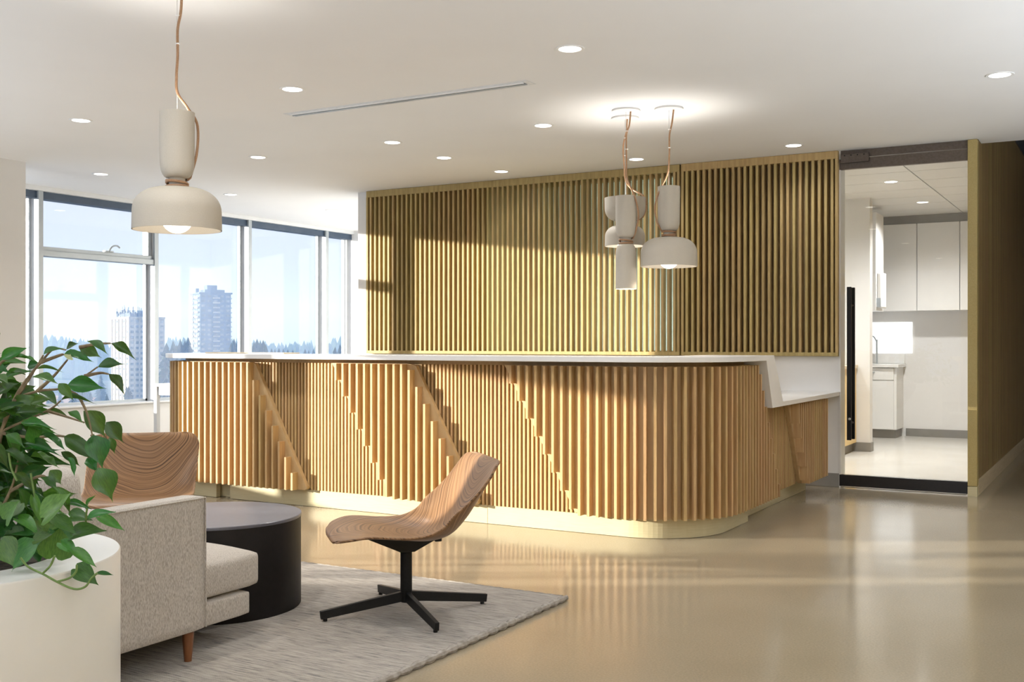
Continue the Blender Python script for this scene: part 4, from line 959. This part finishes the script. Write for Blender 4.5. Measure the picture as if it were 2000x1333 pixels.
for i in range(8): pb1(rb, 18*i/7.0-0.22, 18*i/7.0+0.22, -0.5, 0.0, 0, H1+0.6)
for i in range(6): pb1(rb, -0.5, 0.0, 30*i/5.0-0.3, 30*i/5.0+0.3, 0, H1+0.6)
rb.build('pier', M['tower_a'], t1, False, True)['kind'] = 'stuff'
pb1(MB(), -0.5, 18.5, -0.5, 30.5, H1, H1+0.9).build('roof', M['tower_a'], t1, False, True)
pb1(MB(), 2, 12, 6, 22, H1+0.9, H1+3.0).build('penthouse', M['tower_b'], t1, False, True)
an_ = MB(); ra = random.Random(5)
for i in range(46):
    a, b_ = (ra.uniform(1, 17), ra.uniform(1, 28)); h_ = ra.uniform(1.5, 5.2); z0 = H1+0.9
    pb1(an_, a-0.1, a+0.1, b_-0.1, b_+0.1, z0, z0+h_+1.5)
    pb1(an_, a-0.45, a+0.45, b_-0.3, b_+0.3, z0+h_*0.6, z0+h_*0.6+1.3)
an_.build('antennas', M['tower_b'], t1, False, True)['kind'] = 'stuff'

def conifer_mesh(seed, n=26, name='foliage'):
    r_ = random.Random(seed); mb = MB()
    for k in range(n):
        z = 0.10+0.90*k/n; rad = 0.23*(1-z)**0.8+0.012; m = 7
        b0 = len(mb.v); a0 = r_.uniform(0, 6)
        mb.v.append((0, 0, z+0.05))
        for i in range(m*2):
            a = a0+PI*i/m; q = rad*(r_.uniform(0.75, 1.2) if i % 2 == 0 else r_.uniform(0.35, 0.55)); mb.v.append((q*math.cos(a), q*math.sin(a), z-0.035*r_.uniform(0.5, 1.3)))
        for i in range(m*2): mb.f.append((b0, b0+1+i, b0+1+(i+1) % (m*2)))
    return mb.mesh(name, M['conifer'])
cms = [conifer_mesh(i) for i in range(4)]
tkm = MB().cyl((0, 0), 0.012, 0, 0.2, 6).mesh('trunk', M['stem'])
def tree(px, d, h, label, grp):
    p = FW*d+RT*((px-1000)/FPX*d); t_ = thing('conifer_tree', label, 'tree', (p.x, p.y, GZ), ra.uniform(0, 6), grp)
    s_ = (h*ra.uniform(0.95, 1.25), h*ra.uniform(0.95, 1.25), h)
    inst('foliage', ra.choice(cms), t_, (0, 0, 0), None, s_); inst('trunk', tkm, t_, (0, 0, 0), None, s_)
for i in range(24):
    px = ra.uniform(84, 284) if i < 17 else ra.uniform(312, 336); tree(px, ra.uniform(380, 640), ra.uniform(15, 25), *(('dark blue conifer below the horizon, beyond the fig leaves', 'conifers beyond the fig leaves') if i < 17 else ('dark blue conifer seen between the mullion and the desk end', 'conifers by the desk end')))
for px, top, d in ((338, 668, 520), (352, 664, 540), (361, 668, 560), (368, 662, 520), (325, 672, 500), (457, 664, 540), (464, 668, 560), (452, 672, 500), (345, 676, 500)):
    tree(px, d, (CAMH+(670-top)*d/FPX)-GZ, 'tall hazy conifer rising just left of the dark tower' if px < 400 else 'hazy conifer between the dark tower and the next mullion', 'conifers left of the dark tower' if px < 400 else 'conifers right of the dark tower')
for px, top, d in ((496, 670, 520), (502, 664, 560), (508, 668, 540), (514, 667, 520), (519, 675, 500), (530, 683, 520), (537, 684, 540), (545, 682, 520), (553, 683, 560), (562, 685, 520), (572, 686, 540), (596, 684, 520), (603, 686, 540), (612, 684, 520), (655, 680, 520), (664, 675, 500), (672, 678, 520), (684, 673, 480)):
    tree(px, d, (CAMH+(670-top)*d/FPX)-GZ, *(('tall hazy conifer in the clump at the left of the third tall pane', 'conifers at the left of the third pane') if px < 525 else ('low hazy conifer top above the countertop in the third tall pane', 'low conifers in the third pane') if px < 640 else ('hazy conifer seen through the last narrow pane before the wall', 'conifers in the last pane')))
fo = MB()
for i in range(420):      # distant wooded ridge
    px = ra.uniform(60, 700); d = ra.uniform(1250, 1500); h_ = ra.uniform(38, 50)+4*math.sin(px*0.02); p = FW*d+RT*((px-1000)/FPX*d); b0 = len(fo.v); w_ = ra.uniform(5, 9)
    for a in range(6): fo.v.append((p.x+w_*math.cos(a*PI/3), p.y+w_*math.sin(a*PI/3), GZ))
    for a in range(6): fo.v.append((p.x+w_*0.7*math.cos(a*PI/3), p.y+w_*0.7*math.sin(a*PI/3), GZ+h_*0.72))
    fo.v.append((p.x, p.y, GZ+h_))
    for a in range(6): b2 = (a+1) % 6; fo.f += [(b0+a, b0+b2, b0+6+b2, b0+6+a), (b0+6+a, b0+6+b2, b0+12)]
fo_ = fo.build('distant_forest', M['conifer']); tag(fo_, 'very faint distant forest along the horizon', 'forest', kind='stuff')
st_ = MB()
for k, (px, d) in enumerate(((100, 700), (150, 690), (200, 710), (325, 700))):
    p = FW*d+RT*((px-1000)/FPX*d); st_.box(p.x-14, p.x+14, p.y-4, p.y+4, GZ, GZ+5)
for k, (px, d) in enumerate(((105, 700), (160, 680), (325, 700))):
    p = FW*d+RT*((px-1000)/FPX*d); hs_ = thing('low_building', ['low brown building among trees at far left', 'low brown building among trees below the pale tower', 'low brown building seen left of the desk end'][k], 'building', (p.x, p.y, GZ))
    MB().box(-13, 13, -5, 5, 0, 6).build('walls', M['roofs'], hs_, False, True)
    MB().prism([(-5.8, 6), (5.8, 6), (0, 9)], -13.6, 13.6, lambda a, b_, t_: (t_, a, b_)).build('roof', M['roofs'], hs_, False, True)
# haze
hz = bpy.data.materials.new('haze'); hz.use_nodes = True; n = hz.node_tree.nodes; n.clear(); o = n.new('ShaderNodeOutputMaterial'); vs = n.new('ShaderNodeVolumeScatter')
vs.inputs['Color'].default_value = (0.20, 0.34, 0.66, 1); vs.inputs['Density'].default_value = 0.0011; vs.inputs['Anisotropy'].default_value = 0.0
hz.node_tree.links.new(vs.outputs[0], o.inputs['Volume'])
hb = MB().box(-2000, -40, 60, 1700, GZ+0.5, 75).build('haze', hz); tag(hb, 'pale blue haze over the city', 'haze', kind='stuff')
